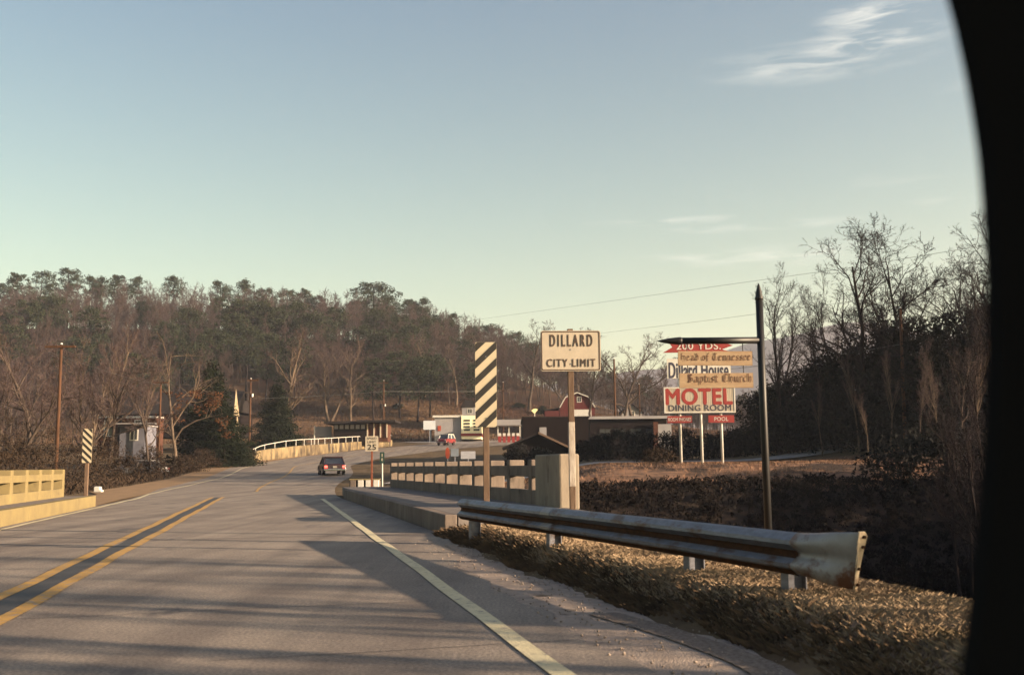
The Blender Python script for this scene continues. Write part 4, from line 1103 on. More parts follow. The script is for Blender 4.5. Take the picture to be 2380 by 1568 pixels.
# big dark shed in the shade and the gabled roof in front of it
Y = 104
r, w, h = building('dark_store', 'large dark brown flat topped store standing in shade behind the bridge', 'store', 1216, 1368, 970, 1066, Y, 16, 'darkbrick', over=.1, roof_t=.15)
b = MB(); b.box((w / 2 - 4.6, -.06, h * .45), (.7, .12, 2.6)); b.build('side_door', M['greybuild'], r)
Y = 96
a = at(1178, 1068, Y); c = at(1330, 1009, Y); w = c.x - a.x; H = c.z - a.z
r = thing('low_gabled_shed', 'low shed with dark gable and one sunlit roof edge before the dark store', 'shed', ((a.x + c.x) / 2, Y, a.z), 0)
b = MB(); b.prism([(-w / 2, -1), (w / 2, -1), (w / 2, H * .3), (-.02 * w, H), (-w / 2, H * .45)], 0, 7); b.build('wall', M['darkbrick'], r)
for (p, q) in (((-w / 2 - .4, H * .42), (-.02 * w, H + .05)), ((-.02 * w, H + .05), (w / 2 + .4, H * .28))):
    b = MB(); b.add([(p[0], -.6, p[1]), (q[0], -.6, q[1]), (q[0], 7.4, q[1]), (p[0], 7.4, p[1]), (p[0], -.6, p[1] + .18), (q[0], -.6, q[1] + .18), (q[0], 7.4, q[1] + .18), (p[0], 7.4, p[1] + .18)],
                    [(0, 3, 2, 1), (4, 5, 6, 7), (0, 1, 5, 4), (1, 2, 6, 5), (2, 3, 7, 6), (3, 0, 4, 7)]); b.build('roof', M['roof'], r)
b = MB(); b.add([(-.02 * w, -.66, H + .06), (w / 2 + .4, -.66, H * .28), (w / 2 + .4, -.66, H * .28 + .2), (-.02 * w, -.66, H + .26), (-.02 * w, -.6, H + .06), (w / 2 + .4, -.6, H * .28), (w / 2 + .4, -.6, H * .28 + .2), (-.02 * w, -.6, H + .26)],
                [(0, 1, 2, 3), (4, 7, 6, 5), (0, 4, 5, 1), (3, 2, 6, 7)]); b.build('barge_board', M['post'], r)
Y = 116
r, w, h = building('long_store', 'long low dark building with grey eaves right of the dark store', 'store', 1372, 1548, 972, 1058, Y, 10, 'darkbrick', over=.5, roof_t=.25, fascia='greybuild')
b = MB(); b.box((w * .44, -.35, h * .42), (2.0, .5, h * .84)); b.build('pale_porch', M['greybuild'], r)
for k in range(4): win(r, -w * .3 + k * w * .2, h * .6, 1.3, 1.1, frame='darkbrick')
b = MB(); b.box((w * .35, -.6, h * .45), (.5, .4, h * .9)); b.build('brick_pier', M['brick'], r)
# distant gabled house
Y = 190
a = at(1446, 970, Y); c = at(1492, 940, Y); w = c.x - a.x; H = c.z - a.z
r = thing('gabled_house', 'small distant blue grey gabled house left of the motel sign', 'house', ((a.x + c.x) / 2, Y, a.z), 0)
b = MB(); b.prism([(-w / 2, -1), (w / 2, -1), (w / 2, H * .4), (0, H), (-w / 2, H * .4)], 0, 8); b.build('wall', M['greybuild'], r)
for sg in (-1, 1):
    p, q = (sg * (w / 2 + .3), H * .33), (0, H + .02)
    b = MB(); b.add([(p[0], -.4, p[1]), (q[0], -.4, q[1]), (q[0], 8.4, q[1]), (p[0], 8.4, p[1]), (p[0], -.4, p[1] + .15), (q[0], -.4, q[1] + .15), (q[0], 8.4, q[1] + .15), (p[0], 8.4, p[1] + .15)],
                    [(0, 3, 2, 1), (4, 5, 6, 7), (0, 1, 5, 4), (1, 2, 6, 5), (2, 3, 7, 6), (3, 0, 4, 7)]); b.build('roof', M['roof'], r)
win(r, 0, H * .3, .8, 1.0)

# left side: brick building, white kiosk, dark roofed church with a bright narrow gable
Y = 112
r, w, h = building('brick_building', 'flat roofed red brick building with white coping seen through bare trees', 'building', 226, 362, 970, 1034, Y, 2.6, 'brick', over=.05, roof_t=.16, roofm='whitepaint', fascia='whitepaint')
for x, wd in ((-w * .31, .85), (w * .24, 1.1)): win(r, x, h * .62, wd * 1.1, 1.7)
b = MB(); b.box((-w * .11, -.12, h * .55), (.35, .25, h * 1.15)); b.build('downpipe', M['roof'], r)
Y = 96
r, w, h = building('white_kiosk', 'small bluish white kiosk with a flat awning and one tall window', 'kiosk', 276, 338, 990, 1066, Y, 3, 'dimwhite', over=.15, roof_t=.12, roofm='greybuild')
win(r, .15, h * .74, .7, 1.0)
b = MB(); b.box((.3, -.8, h + .2), (w + 1.6, 1.4, .10)); b.build('awning', M['greybuild'], r)
Y = 150
a = at(262, 1010, Y); c = at(548, 903, Y); w = c.x - a.x; H = c.z - a.z
r = thing('church', 'dark steep roofed church with a sunlit narrow gable end and small porch', 'church', (c.x, Y, a.z), math.radians(0))
b = MB(); b.box((-w / 2, 5, H * .22), (w, 10, H * .56)); b.build('wall', M['darkbrick'], r)
b = MB(); b.add([(-w, -.5, H * .45), (0, -.5, H * .45), (0, 5, H), (-w, 5, H), (0, 10.5, H * .45), (-w, 10.5, H * .45)], [(0, 1, 2, 3), (3, 2, 4, 5), (0, 3, 5), (1, 4, 2)]); b.build('roof', M['roof'], r)
gb = MB()
x0 = at(553, 960, Y - 1).x - c.x; x1 = at(563, 960, Y - 1).x - c.x; za, zm, zl = (at(556, 901, Y - 1).z - a.z, at(556, 965, Y - 1).z - a.z, at(556, 1026, Y - 1).z - a.z)
gb.add([(0, -.8, zm), (.4, -.4, zm), (.4, .8, zm), (0, .6, zm), (.05, 0, za)], [(0, 1, 4), (1, 2, 4), (2, 3, 4), (3, 0, 4), (0, 3, 2, 1)])
gb.build('steeple', M['steeple'], r)
gb = MB(); gb.add([(.1, -.8, zl), (.6, -.5, zl), (.6, 1.0, zl), (.1, .7, zl), (.3, 0, zm + .3)], [(0, 1, 4), (1, 2, 4), (2, 3, 4), (3, 0, 4), (0, 3, 2, 1)]); gb.build('porch_gable', M['steeple'], r)
# pale parked car shapes near the kiosk are read as a white wall heap
# ------------------------------------------------------------------ vehicles
def car(name, label, cat, loc, rz, Lc, Wc, Hc, body, roofm, lights='taillamp', hood=True, lamp_z=.62):
    r = thing(name, label, cat, loc, rz)     # rear faces local -y
    bl = .30 * Hc / 1.4; belt = Hc * .60
    prof = [(-Lc / 2, bl + .12), (-Lc / 2 + .05, belt - .05), (-Lc / 2 + .25, belt), (Lc / 2 - .3, belt - .06), (Lc / 2 - .02, belt - .22), (Lc / 2, bl + .1), (Lc / 2 - .2, bl), (-Lc / 2 + .2, bl)]
    b = MB(); Rm = Matrix.Rotation(math.pi / 2, 4, 'Z')
    n = len(prof); vs = [(-Wc / 2 + (.05 if z > belt - .1 else 0), y, z) for y, z in prof] + [(Wc / 2 - (.05 if z > belt - .1 else 0), y, z) for y, z in prof]
    b.add(vs, [tuple(range(n)), tuple(range(2 * n - 1, n - 1, -1))] + [(i, i + n, (i + 1) % n + n, (i + 1) % n) for i in range(n)])
    b.build('body', M[body], r, bevel=.05)
    # cabin: greenhouse frustum in glass with roof and pillars
    y0, y1 = (-Lc * .36, Lc * .20) if hood else (-Lc * .47, Lc * .30)
    t0, t1 = y0 + .35, y1 - .45
    wb, wt = Wc / 2 - .06, Wc / 2 - .20
    bb = [(-wb, y0, belt - .01), (wb, y0, belt - .01), (wb, y1, belt - .01), (-wb, y1, belt - .01), (-wt, t0, Hc - .10), (wt, t0, Hc - .10), (wt, t1, Hc - .10), (-wt, t1, Hc - .10)]
    b = MB(); b.add(bb, [(4, 5, 6, 7), (0, 1, 5, 4), (1, 2, 6, 5), (2, 3, 7, 6), (3, 0, 4, 7)]); b.build('windows', M['glass'], r)
    b = MB(); b.box((0, (t0 + t1) / 2, Hc - .06), (wt * 2 + .10, t1 - t0 + .16, .10)); b.build('roof', M[roofm], r, bevel=.03)
    for i, j in ((0, 4), (1, 5), (2, 6), (3, 7)):
        b = MB(); b.tube([bb[i], bb[j]], .06, 5); b.build('pillar', M[roofm], r)
    for sx in (-1, 1):
        b = MB(); m_ = (Vector(bb[0]) + Vector(bb[3])) / 2; q_ = (Vector(bb[4]) + Vector(bb[7])) / 2
        b.tube([(sx * abs(m_.x), m_.y, m_.z), (sx * abs(q_.x), q_.y, q_.z)], .045, 5); b.build('pillar', M[roofm], r)
        for wy in (-Lc * .30, Lc * .31):
            b = MB(); b.tube([(sx * (Wc / 2 - .20), wy, .33), (sx * (Wc / 2 + .01), wy, .33)], .33, 16); wh = b.build('wheel', M['tyre'], r)
            b = MB(); b.tube([(sx * (Wc / 2 - .02), wy, .33), (sx * (Wc / 2 + .025), wy, .33)], .18, 12); b.build('rim', M['chrome'], wh)
        b = MB(); b.box((sx * (Wc / 2 - .17), -Lc / 2 - .02, lamp_z * Hc / 1.4), (.24, .06, .17)); b.build('tail_light', M[lights], r, bevel=.02)
        b = MB(); b.tube([(sx * (Wc / 2 - .22), Lc / 2 - .04, belt - .28), (sx * (Wc / 2 - .22), Lc / 2 + .02, belt - .28)], .10, 10); b.build('headlight', M['insul'], r)
    b = MB(); b.box((0, -Lc / 2 - .06, bl + .10), (Wc - .02, .14, .15)); b.build('rear_bumper', M['chrome'], r, bevel=.03)
    b = MB(); b.box((0, Lc / 2 + .05, bl + .10), (Wc - .02, .14, .15)); b.build('front_bumper', M['chrome'], r, bevel=.03)
    b = MB(); b.box((0, -Lc / 2 - .02, lamp_z * Hc / 1.4 - .02), (.32, .03, .16)); b.build('number_plate', M['signwhite'], r)
    return r
cp = on_plane(769, 1113.5, 0.1); cp = at(770, 1112, 84)
car('dark_car', 'dark maroon car driving away on the bend with red tail lamps lit', 'car', (cp.x, 84, float(zr(84)) + .005), math.radians(17), 4.4, 1.75, 1.45, 'carmaroon', 'carmaroon')
g = at(1037, 1036, 165)
car('red_truck', 'red and white panel truck on the far road near the white garage', 'truck', (g.x, 165, float(zr(165)) + .005), math.radians(158), 3.4, 1.75, 1.8, 'carred', 'carwhite', lights='carred', hood=False)
g = at(325, 1062, 88)
car('pale_parked_car', 'pale car parked in shade under the bare trees by the kiosk', 'car', (g.x, 88, hz(g.x, 88)), math.radians(75), 4.6, 1.8, 1.4, 'greybuild', 'greybuild', lights='carred')

# ------------------------------------------------------------------ trees
class TreeGen:
    def __init__(s, seed, H, r0, levels=4, spread=.55, nch=(7, 5, 5, 4), lens=(.62, .55, .5, .5), sides=(7, 5, 4, 3), tw=.02, forks=0, low=.35, up=.25, gnarl=.12, cont=True):
        s.r = np.random.default_rng(seed); s.lv = []; s.lf = []; s.tv = []; s.tf = []; s.p = locals()
        s.H = H; s.levels = levels; s.spread = spread; s.nch = nch; s.lens = lens; s.sides = sides; s.tw = tw; s.low = low; s.up = up; s.gnarl = gnarl
        if forks:
            for k in range(forks):
                a = 2 * math.pi * k / forks + s.r.uniform(-.4, .4)
                d = np.array([math.cos(a) * .32, math.sin(a) * .32, 1.0]); s.grow(np.array([math.cos(a) * r0 * .5, math.sin(a) * r0 * .5, -.3]), d / np.linalg.norm(d), H * s.r.uniform(.75, 1), r0 * .7, 0)
        else: s.grow(np.array([0, 0, -.3]), np.array([0, 0, 1.0]), H, r0, 0)
    def grow(s, p, d, L, r, lv):
        nseg = 6 if lv == 0 else 4 if lv < 3 else 2
        pts = [p]; dd = d.copy(); g = s.gnarl * (1 + .8 * lv)
        for i in range(nseg):
            dd = dd + s.r.normal(0, g, 3) + np.array([0, 0, s.up * (.25 if lv else 0)])
            dd /= np.linalg.norm(dd); pts.append(pts[-1] + dd * L / nseg)
        if lv >= s.levels - 1 or lv >= 3:
            w = max(s.tw * (1 if lv >= 3 else 1.6), r * .9)
            side = np.cross(dd, s.r.normal(0, 1, 3)); side /= np.linalg.norm(side) + 1e-9
            n0 = len(s.tv)
            for i, q in enumerate(pts):
                k = w * (1 - .85 * i / nseg) / 2; s.tv.append(q - side * k); s.tv.append(q + side * k)
            for i in range(nseg): s.tf.append((n0 + 2 * i, n0 + 2 * i + 1, n0 + 2 * i + 3, n0 + 2 * i + 2))
        else:
            n = s.sides[lv]; n0 = len(s.lv)
            a = np.cross(dd, [.3, .5, .1]); a /= np.linalg.norm(a)
            for i, q in enumerate(pts):
                di = (pts[min(i + 1, nseg)] - pts[max(i - 1, 0)]); di /= np.linalg.norm(di)
                a = a - di * a.dot(di); a /= np.linalg.norm(a); b = np.cross(di, a)
                rad = r * (1 - .78 * i / nseg) * (1.35 if lv == 0 and i == 0 else 1)
                for k in range(n):
                    t = 2 * math.pi * k / n; s.lv.append(q + (a * math.cos(t) + b * math.sin(t)) * rad)
            for i in range(nseg):
                for k in range(n): s.lf.append((n0 + i * n + k, n0 + i * n + (k + 1) % n, n0 + (i + 1) * n + (k + 1) % n, n0 + (i + 1) * n + k))
        if lv >= s.levels: return
        nc = s.nch[lv] if lv < len(s.nch) else 3
        if lv + 1 > s.levels: return
        for c in range(nc):
            t = s.low + (1 - s.low) * (c + s.r.uniform(.1, .9)) / nc if lv == 0 else s.r.uniform(.25, 1.0)
            fi = min(t * nseg, nseg - 1e-3); i = int(fi); q = pts[i] + (pts[i + 1] - pts[i]) * (fi - i)
            ax = pts[i + 1] - pts[i]; ax /= np.linalg.norm(ax)
            pr = np.cross(ax, s.r.normal(0, 1, 3)); pr /= np.linalg.norm(pr) + 1e-9
            sp = s.spread * s.r.uniform(.7, 1.3)
            nd = ax * math.cos(sp) + pr * math.sin(sp); nd[2] += s.up * .5; nd /= np.linalg.norm(nd)
            shrink = 1 - .45 * t if lv == 0 else 1 - .35 * t
            s.grow(q, nd, L * s.lens[lv] * shrink * s.r.uniform(.75, 1.15), r * (1 - .78 * t) * .62 + .003, lv + 1)
    def meshes(s, mt, mc):
        me = [];
        for nm, V, Fq, m in (('trunk', s.lv, s.lf, mt), ('crown', s.tv, s.tf, mc)):
            o = mesh_np(nm, V, Fq, m, smooth=(nm == 'trunk')); me.append(o.data); bpy.data.objects.remove(o)
        return me
def tree_obj(name, label, proto, loc, H, rz=0, sc=None, group=None, cat='tree'):
    me, H0 = proto; k = H / H0
    r = thing(name, label, cat, loc, rz, group)
    r.scale = (k * (sc or 1), k * (sc or 1), k)
    link('trunk', me[0], r); link('crown', me[1], r)
    return r
def proto_bare(seed, mt, mc, **kw):
    g = TreeGen(seed, 10.0, kw.pop('r0', .17), **kw); return (g.meshes(mt, mc), 10.0)

bareP = [proto_bare(11 + i, M['palebark'], M['twig'], spread=sp, nch=(11, 8, 7, 6), lens=(.46, .52, .5, .5), forks=fk, low=lo, up=.34, tw=.02, gnarl=.08)
         for i, (sp, fk, lo) in enumerate(((.62, 0, .25), (.5, 3, .3), (.7, 2, .25), (.45, 0, .4)))]
greyP = [proto_bare(31 + i, M['bark'], M['twig'], spread=sp, nch=(10, 7, 7, 5), lens=(.46, .52, .52, .5), forks=fk, low=lo, up=.30, tw=.028)
         for i, (sp, fk, lo) in enumerate(((.6, 0, .3), (.5, 2, .3), (.7, 0, .35)))]
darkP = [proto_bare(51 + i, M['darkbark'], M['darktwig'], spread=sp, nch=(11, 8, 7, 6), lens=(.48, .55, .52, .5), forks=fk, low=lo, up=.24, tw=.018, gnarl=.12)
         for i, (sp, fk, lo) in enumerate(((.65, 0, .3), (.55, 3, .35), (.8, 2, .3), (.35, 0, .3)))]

def leafcloud(centers, radii, n_per, size, r_, squash=1.0, up=0.0):
    """random triangles in clumps"""
    V = []; centers = np.asarray(centers); 
    k = len(centers)
    c = np.repeat(centers, n_per, 0); rad = np.repeat(np.asarray(radii), n_per)
    u = r_.normal(0, 1, (k * n_per, 3)); u /= np.linalg.norm(u, axis=1)[:, None]
    rr2 = rad * r_.uniform(.25, 1, k * n_per) ** .5
    p = c + u * rr2[:, None] * np.array([1, 1, squash])
    a = r_.normal(0, 1, (k * n_per, 3)); b = r_.normal(0, 1, (k * n_per, 3)); a[:, 2] += up
    a *= (size * r_.uniform(.6, 1.3, k * n_per) / np.linalg.norm(a, axis=1))[:, None]; b *= (size * .6 / np.linalg.norm(b, axis=1))[:, None]
    V = np.stack([p - a * .5, p + a * .5, p + b], 1).reshape(-1, 3)
    return V, np.arange(len(V)).reshape(-1, 3)
def proto_pine(seed, cm, bare=.45, width=.17, n=46, clump=.9, npc=26, tri=.34):
    n = int(n * 1.5); clump *= 1.25; npc = 30; tri = .42
    r_ = np.random.default_rng(seed); H = 16.0
    b = MB(); xs = np.cumsum(r_.normal(0, .08, 7)); ys = np.cumsum(r_.normal(0, .08, 7))
    pts = [(xs[i], ys[i], H * i / 6 - .3 * (i == 0)) for i in range(7)]
    b.tube(pts, [.24 * (1 - .8 * i / 6) for i in range(7)], 6)
    C, R = [], []
    for k in range(n):
        t = bare + (1 - bare) * (k + r_.uniform(0, 1)) / n
        z = t * H; prof = math.sin(math.pi * min(1, (1 - t) / (1 - bare) * .62 + .12)) * (.6 + .5 * r_.uniform())
        L = H * width * prof * 1.3; a = r_.uniform(0, 6.28)
        bx, by = np.interp(t, np.linspace(0, 1, 7), xs), np.interp(t, np.linspace(0, 1, 7), ys)
        e = (bx + math.cos(a) * L, by + math.sin(a) * L, z + L * r_.uniform(-.05, .35))
        b.tube([(bx, by, z), e], [.05, .02], 3)
        C.append(e); R.append(clump * r_.uniform(.5, 1.05) * (1.25 - .5 * t))
        if r_.uniform() < .6: C.append(tuple(np.array([bx, by, z]) * .5 + np.array(e) * .5)); R.append(clump * .6)
    V, T = leafcloud(C, R, npc, tri, r_, .72)
    o = b.build('trunk', M['darkbark'], smooth=True); me1 = o.data; bpy.data.objects.remove(o)
    o = mesh_np('crown', V, T, cm); me2 = o.data; bpy.data.objects.remove(o)
    return ((me1, me2), H)
pineP = [proto_pine(101, M['pine'], .50, .15), proto_pine(102, M['pine'], .35, .19, 60), proto_pine(103, M['pine'], .62, .14, 34), proto_pine(104, M['pine'], .42, .22, 70, 1.1)]
def proto_cedar(seed, cm, base=.03, rad=.27, n=700, H=11.0):
    r_ = np.random.default_rng(seed)
    C, R = [], []
    for k in range(n):
        t = base + (1 - base) * (1 - math.sqrt(r_.uniform())); z = t * H
        L = H * rad * (1 - t) ** .9 * (.85 + .22 * math.sin(t * 40 + seed)) * r_.uniform(.45, 1.08) ; a = r_.uniform(0, 6.28)
        C.append((math.cos(a) * L, math.sin(a) * L, z - L * .12)); R.append(.42 + .3 * (1 - t))
    V, T = leafcloud(C, R, 26, .24, r_, .6, .5)
    b = MB(); b.tube([(0, 0, -.3), (0, 0, H * .9)], [.2, .04], 6); o = b.build('trunk', M['darkbark']); me1 = o.data; bpy.data.objects.remove(o)
    o = mesh_np('crown', V, T, cm); me2 = o.data; bpy.data.objects.remove(o)
    return ((me1, me2), H)

# conifers near the road on the left
def tree_at(proto, px, pyb, pyt, Y, name, label, **kw):
    b_ = at(px, pyb, Y); t_ = at(px, pyt, Y); z = hz(b_.x, Y)
    return tree_obj(name, label, proto, (b_.x, Y, z), t_.z - z, **kw)
cedA = proto_cedar(5, M['cedar'], .02, .30); cedB = proto_cedar(6, M['cedar'], .04, .24)
tree_at(cedB, 643, 1045, 878, 142, 'cedar_tree', 'dark cone shaped cedar standing alone right of the steeple', sc=1.75)
tree_at(cedA, 488, 1080, 840, 108, 'cedar_tree', 'tall dark cedar directly left of the church steeple', sc=1.55)
tree_at(cedA, 520, 1080, 935, 104, 'cedar_tree', 'shorter dark cedar tucked under the tall one by the steeple', sc=1.9)
# oak with clinging rusty leaves
r_ = np.random.default_rng(77)
og = TreeGen(78, 10, .16, spread=.9, nch=(10, 5, 4, 3), low=.12, up=.05)
tips = np.array(og.tv[::10]); tips = tips[r_.choice(len(tips), 260)]
Vq, Tq = leafcloud(tips, np.full(len(tips), .45), 16, .20, r_, .7)
om = og.meshes(M['palebark'], M['twig']); oakP = (om, 10.0)
ok_ = tree_at(oakP, 410, 1088, 800, 100, 'oak_tree', 'bare pale oak holding rusty dead leaves on its lower limbs')
Vq = Vq[np.repeat(Vq.reshape(-1, 3, 3)[:, :, 2].mean(1) < 6.2, 3)]
mesh_np('dead_leaves', Vq, np.arange(len(Vq)).reshape(-1, 3), M['rustleaf'], ok_)
front = [  # px, base py, top py, Y, proto, label
 (207, 1090, 795, 92, bareP[1], 'pale many stemmed bare tree behind the left striped marker', 1.0),
 (85, 1085, 770, 84, greyP[0], 'bare tree left of the tall crossarm pole', 1.1),
 (20, 1090, 790, 72, greyP[1], 'bare tree at the far left edge above the bridge railing', 1.0),
 (325, 1090, 860, 98, bareP[3], 'slender pale bare tree in front of the kiosk', .8),
 (655, 1030, 795, 150, bareP[0], 'round crowned bare tree rising behind the small cedar', 1.25),
 (765, 985, 800, 215, bareP[1], 'pale forked bare tree above the brick office', 1.5),
 (815, 985, 790, 214, bareP[2], 'pale spreading bare tree just right of the forked one', 1.5),
 (1395, 975, 782, 185, greyP[1], 'wide bare tree right of the city limit board', 1.4),
 (1445, 975, 800, 180, greyP[0], 'bare tree beyond the dark pole near the gabled house', 1.2),
 (1130, 960, 775, 225, greyP[2], 'bare tree behind the tall striped marker', 1.2),
 (1060, 960, 790, 230, bareP[3], 'straight pale trunked tree at the wood edge above the garage', 1.1),
 (985, 962, 800, 232, bareP[3], 'straight pale trunked tree left above the garage roof', 1.1),
 (1230, 965, 772, 228, greyP[0], 'bare tree at the wood edge left of the city limit board', 1.3),
 (1480, 980, 812, 186, greyP[2], 'bare tree right above the distant gabled house', 1.4),
 (1330, 960, 782, 226, greyP[1], 'bare tree behind the ridge of the red barn', 1.3),
 (250, 1075, 830, 90, greyP[2], 'bare tree standing before the brick building left part', 1.1),
 (345, 1080, 880, 90, greyP[0], 'low bare tree between the kiosk and the oak', 1.0),
 (150, 1085, 820, 88, greyP[1], 'bare tree just right of the tall crossarm pole', 1.1),
 (1520, 1000, 850, 150, greyP[1], 'smaller bare tree left of the motel name panel', 1.1),
]
for i, (px, pb, pt, Y, pr, lab, sc) in enumerate(front):
    tree_at(pr, px, pb, pt, Y, 'bare_tree', lab, rz=i * 1.3, sc=sc)
# ridge pines seen against the sky
ridge = [(42, 637, 0, 1.3), (97, 632, 1, 1.2), (162, 626, 1, 1.5), (215, 645, 2, 1.2), (238, 647, 2, 1), (275, 641, 0, 1.2), (318, 645, 2, 1.1), (402, 643, 2, 1.1), (510, 655, 2, 1.2),
         (570, 655, 3, 1.0), (620, 672, 1, 1.1), (668, 676, 3, 1.0), (710, 674, 0, 1.1), (868, 660, 3, 1.7), (905, 690, 1, 1.2), (950, 697, 0, 1.4), (982, 696, 2, 1.2), (1050, 730, 2, 1.1), (1135, 757, 3, 1.2), (835, 700, 1, 1.3), (0, 660, 1, 1.2), (740, 690, 1, 1.2), (1018, 745, 0, 1.2)]
words = ['just right of the frame edge', 'second from the left edge', 'the broad tall one on the left ridge', 'thin one right of the broad tall pine', 'open crowned one left of centre ridge', 'round one above the left ridge', 'ragged one by the left ridge dip', 'tufted lone one above bare crowns', 'small tufted one before the ridge middle', 'dense one at the ridge middle',
         'low one right of the ridge middle', 'bushy one in the dense middle clump', 'last of the dense middle clump', 'the biggest round crowned one on the right ridge', 'shoulder tree right under the biggest crown', 'tall one right of the biggest crown', 'narrow twin right of the tall one', 'small one on the falling right ridge', 'flat crowned one lowest on the right ridge', 'left shoulder tree of the biggest crown', 'cut by the left frame edge', 'wide one between clump and biggest crown', 'shorter one left of the small right ridge pine']
for i, (px, pt, k, sc) in enumerate(ridge):
    Y = 318 + (i * 7) % 22
    p = at(px, pt, Y); z = hz(p.x, Y)
    H = p.z - z
    tree_obj('pine_tree', 'dark ridge pine, ' + words[i], pineP[k], (p.x, Y, z if H < 30 else z), H, rz=i * 1.1, sc=1.0 * sc * 17 / max(H, 12))
# mid-slope pines that stand out from the bare wood
def place_pines(lst, lab, grp):
    for i, (px, pt, Hm, k) in enumerate(lst):
        # march Y until the terrain plus the tree height reaches the pixel
        for Y in np.arange(215, 325, 2.0):
            p = at(px, pt, Y)
            if hz(p.x, Y) + Hm >= p.z: break
        tree_obj('pine_tree', lab, pineP[k], (p.x, Y, hz(p.x, Y)), Hm, rz=i * .9, sc=1.25, group=grp)
place_pines([(210, 720, 16, 1), (120, 690, 16, 3), (60, 700, 17, 1), (440, 720, 15, 3), (560, 700, 17, 1), (600, 705, 17, 3), (640, 715, 16, 1), (690, 705, 15, 3), (540, 735, 16, 1), (730, 735, 15, 3),
             (880, 725, 15, 1), (900, 770, 14, 3), (958, 760, 15, 1), (930, 740, 15, 1), (985, 740, 14, 3), (620, 780, 15, 1), (575, 765, 15, 3), (690, 790, 14, 1), (850, 760, 14, 3), (930, 820, 14, 1), (1000, 830, 13, 3), (970, 850, 13, 1),
             (300, 840, 14, 1), (345, 850, 13, 3), (870, 860, 13, 1), (30, 760, 15, 1), (180, 790, 14, 3), (460, 800, 14, 1), (1085, 790, 13, 1), (1110, 860, 12, 3), (780, 720, 15, 1), (500, 770, 15, 3)],
            'dark green pine growing among the bare trees on the hillside', 'pines among the bare hillside trees')

# the bare wood on the slope: one mass, instances of six trees that also stand at its foot
def joined_tree(name, label, proto, px, pyb, pyt, Y, trunk_mat, crown_mat):
    V, T, MI, off = [], [], [], 0
    for q, me in enumerate(proto[0]):
        co = np.empty(len(me.vertices) * 3, np.float32); me.vertices.foreach_get('co', co); co = co.reshape(-1, 3)
        me.calc_loop_triangles(); lt = np.empty(len(me.loop_triangles) * 3, np.int32); me.loop_triangles.foreach_get('vertices', lt); lt = lt.reshape(-1, 3)
        V.append(co * (10 / proto[1])); T.append(lt + off); MI += [q] * len(lt); off += len(co)
    o = mesh_np(name, np.concatenate(V), np.concatenate(T), trunk_mat); o.data.materials.append(crown_mat)
    o.data.polygons.foreach_set('material_index', np.array(MI, np.int32))
    b_ = at(px, pyb, Y); t_ = at(px, pyt, Y); z = hz(b_.x, Y); k = (t_.z - z) / 10
    o.location = (b_.x, Y, z); o.scale = (k, k, k); tag(o, label, 'tree'); return o
woodP = [proto_bare(71 + i, M['bark'], M['twig'], spread=sp, nch=(13, 8, 6, 5), lens=(.40, .52, .52, .52), levels=4, sides=(5, 3, 3, 3), forks=fk, low=.25, up=.34, tw=.03, r0=.11, gnarl=.09) for i, (sp, fk) in enumerate(((.55, 0), (.5, 2), (.65, 0), (.42, 0)))]
wood_src = [joined_tree('bare_tree', lab, woodP[i], px, 960, pt, Y, M['bark'], M['twig']) for i, (px, pt, Y, lab) in enumerate((
    (905, 855, 236, 'grey bare tree at the wood foot above the brick office roof end'), (1150, 840, 238, 'grey bare tree at the wood foot hidden partly by the striped marker'),
    (700, 850, 234, 'grey bare tree at the wood foot right of the lone cedar'), (1345, 860, 232, 'grey bare tree just behind the red barn roof')))]
wood_src += [joined_tree('pine_tree', lab, pineP[k], px, 960, pt, Y, M['darkbark'], M['pine']) for k, px, pt, Y, lab in (
    (1, 1025, 840, 240, 'green pine at the wood foot above the white garage'), (3, 860, 850, 244, 'green pine at the wood foot above the brick office'))]
fr_ = np.random.default_rng(21)
pts_, rot_, scl_, knd_ = [], [], [], []
def addtree(x, y, H, k): pts_.append((x, y, hz(x, y) - .1)); rot_.append(fr_.uniform(0, 6.28)); scl_.append(H / 10); knd_.append(k)
for X in np.arange(-225, 78, 4.0):
    for Y in np.arange(222, 352, 5.2):
        x = X + fr_.uniform(-2.6, 2.6); y = Y + fr_.uniform(-3, 3)
        edge = 232 + 5 * math.sin(x * .07) if x > -62 else 205
        if y < edge: continue
        pinep = .02 if y > 305 else .035 + .22 * max(0, float(wob(np.array(x), np.array(y), 26)) - .1)
        if fr_.uniform() < pinep: addtree(x, y, fr_.uniform(9, 14) * (1 if x < 20 else .8), fr_.integers(4, 6))
        else: addtree(x, y, fr_.uniform(8, 13.5) * (1 if x < 20 else .75), fr_.integers(0, 4))
for X in np.arange(-200, -72, 5.5):
    for Y in np.arange(160, 222, 6.5): addtree(X + fr_.uniform(-3, 3), Y + fr_.uniform(-3, 3), fr_.uniform(8, 13), fr_.integers(0, 4))
wm = bpy.data.meshes.new('hillside_wood'); wm.from_pydata(pts_, [], [])
for nm, ty, da in (('rot', 'FLOAT', rot_), ('scl', 'FLOAT', scl_), ('knd', 'INT', knd_)):
    at_ = wm.attributes.new(nm, ty, 'POINT'); at_.data.foreach_set('value', np.array(da, np.float32 if ty == 'FLOAT' else np.int32))
wood = tag(link('hillside_wood', wm), kind='stuff')
ng = bpy.data.node_groups.new('wood', 'GeometryNodeTree')
ng.interface.new_socket('Geometry', in_out='INPUT', socket_type='NodeSocketGeometry'); ng.interface.new_socket('Geometry', in_out='OUTPUT', socket_type='NodeSocketGeometry')
gi = ng.nodes.new('NodeGroupInput'); go = ng.nodes.new('NodeGroupOutput'); jn = ng.nodes.new('GeometryNodeJoinGeometry')
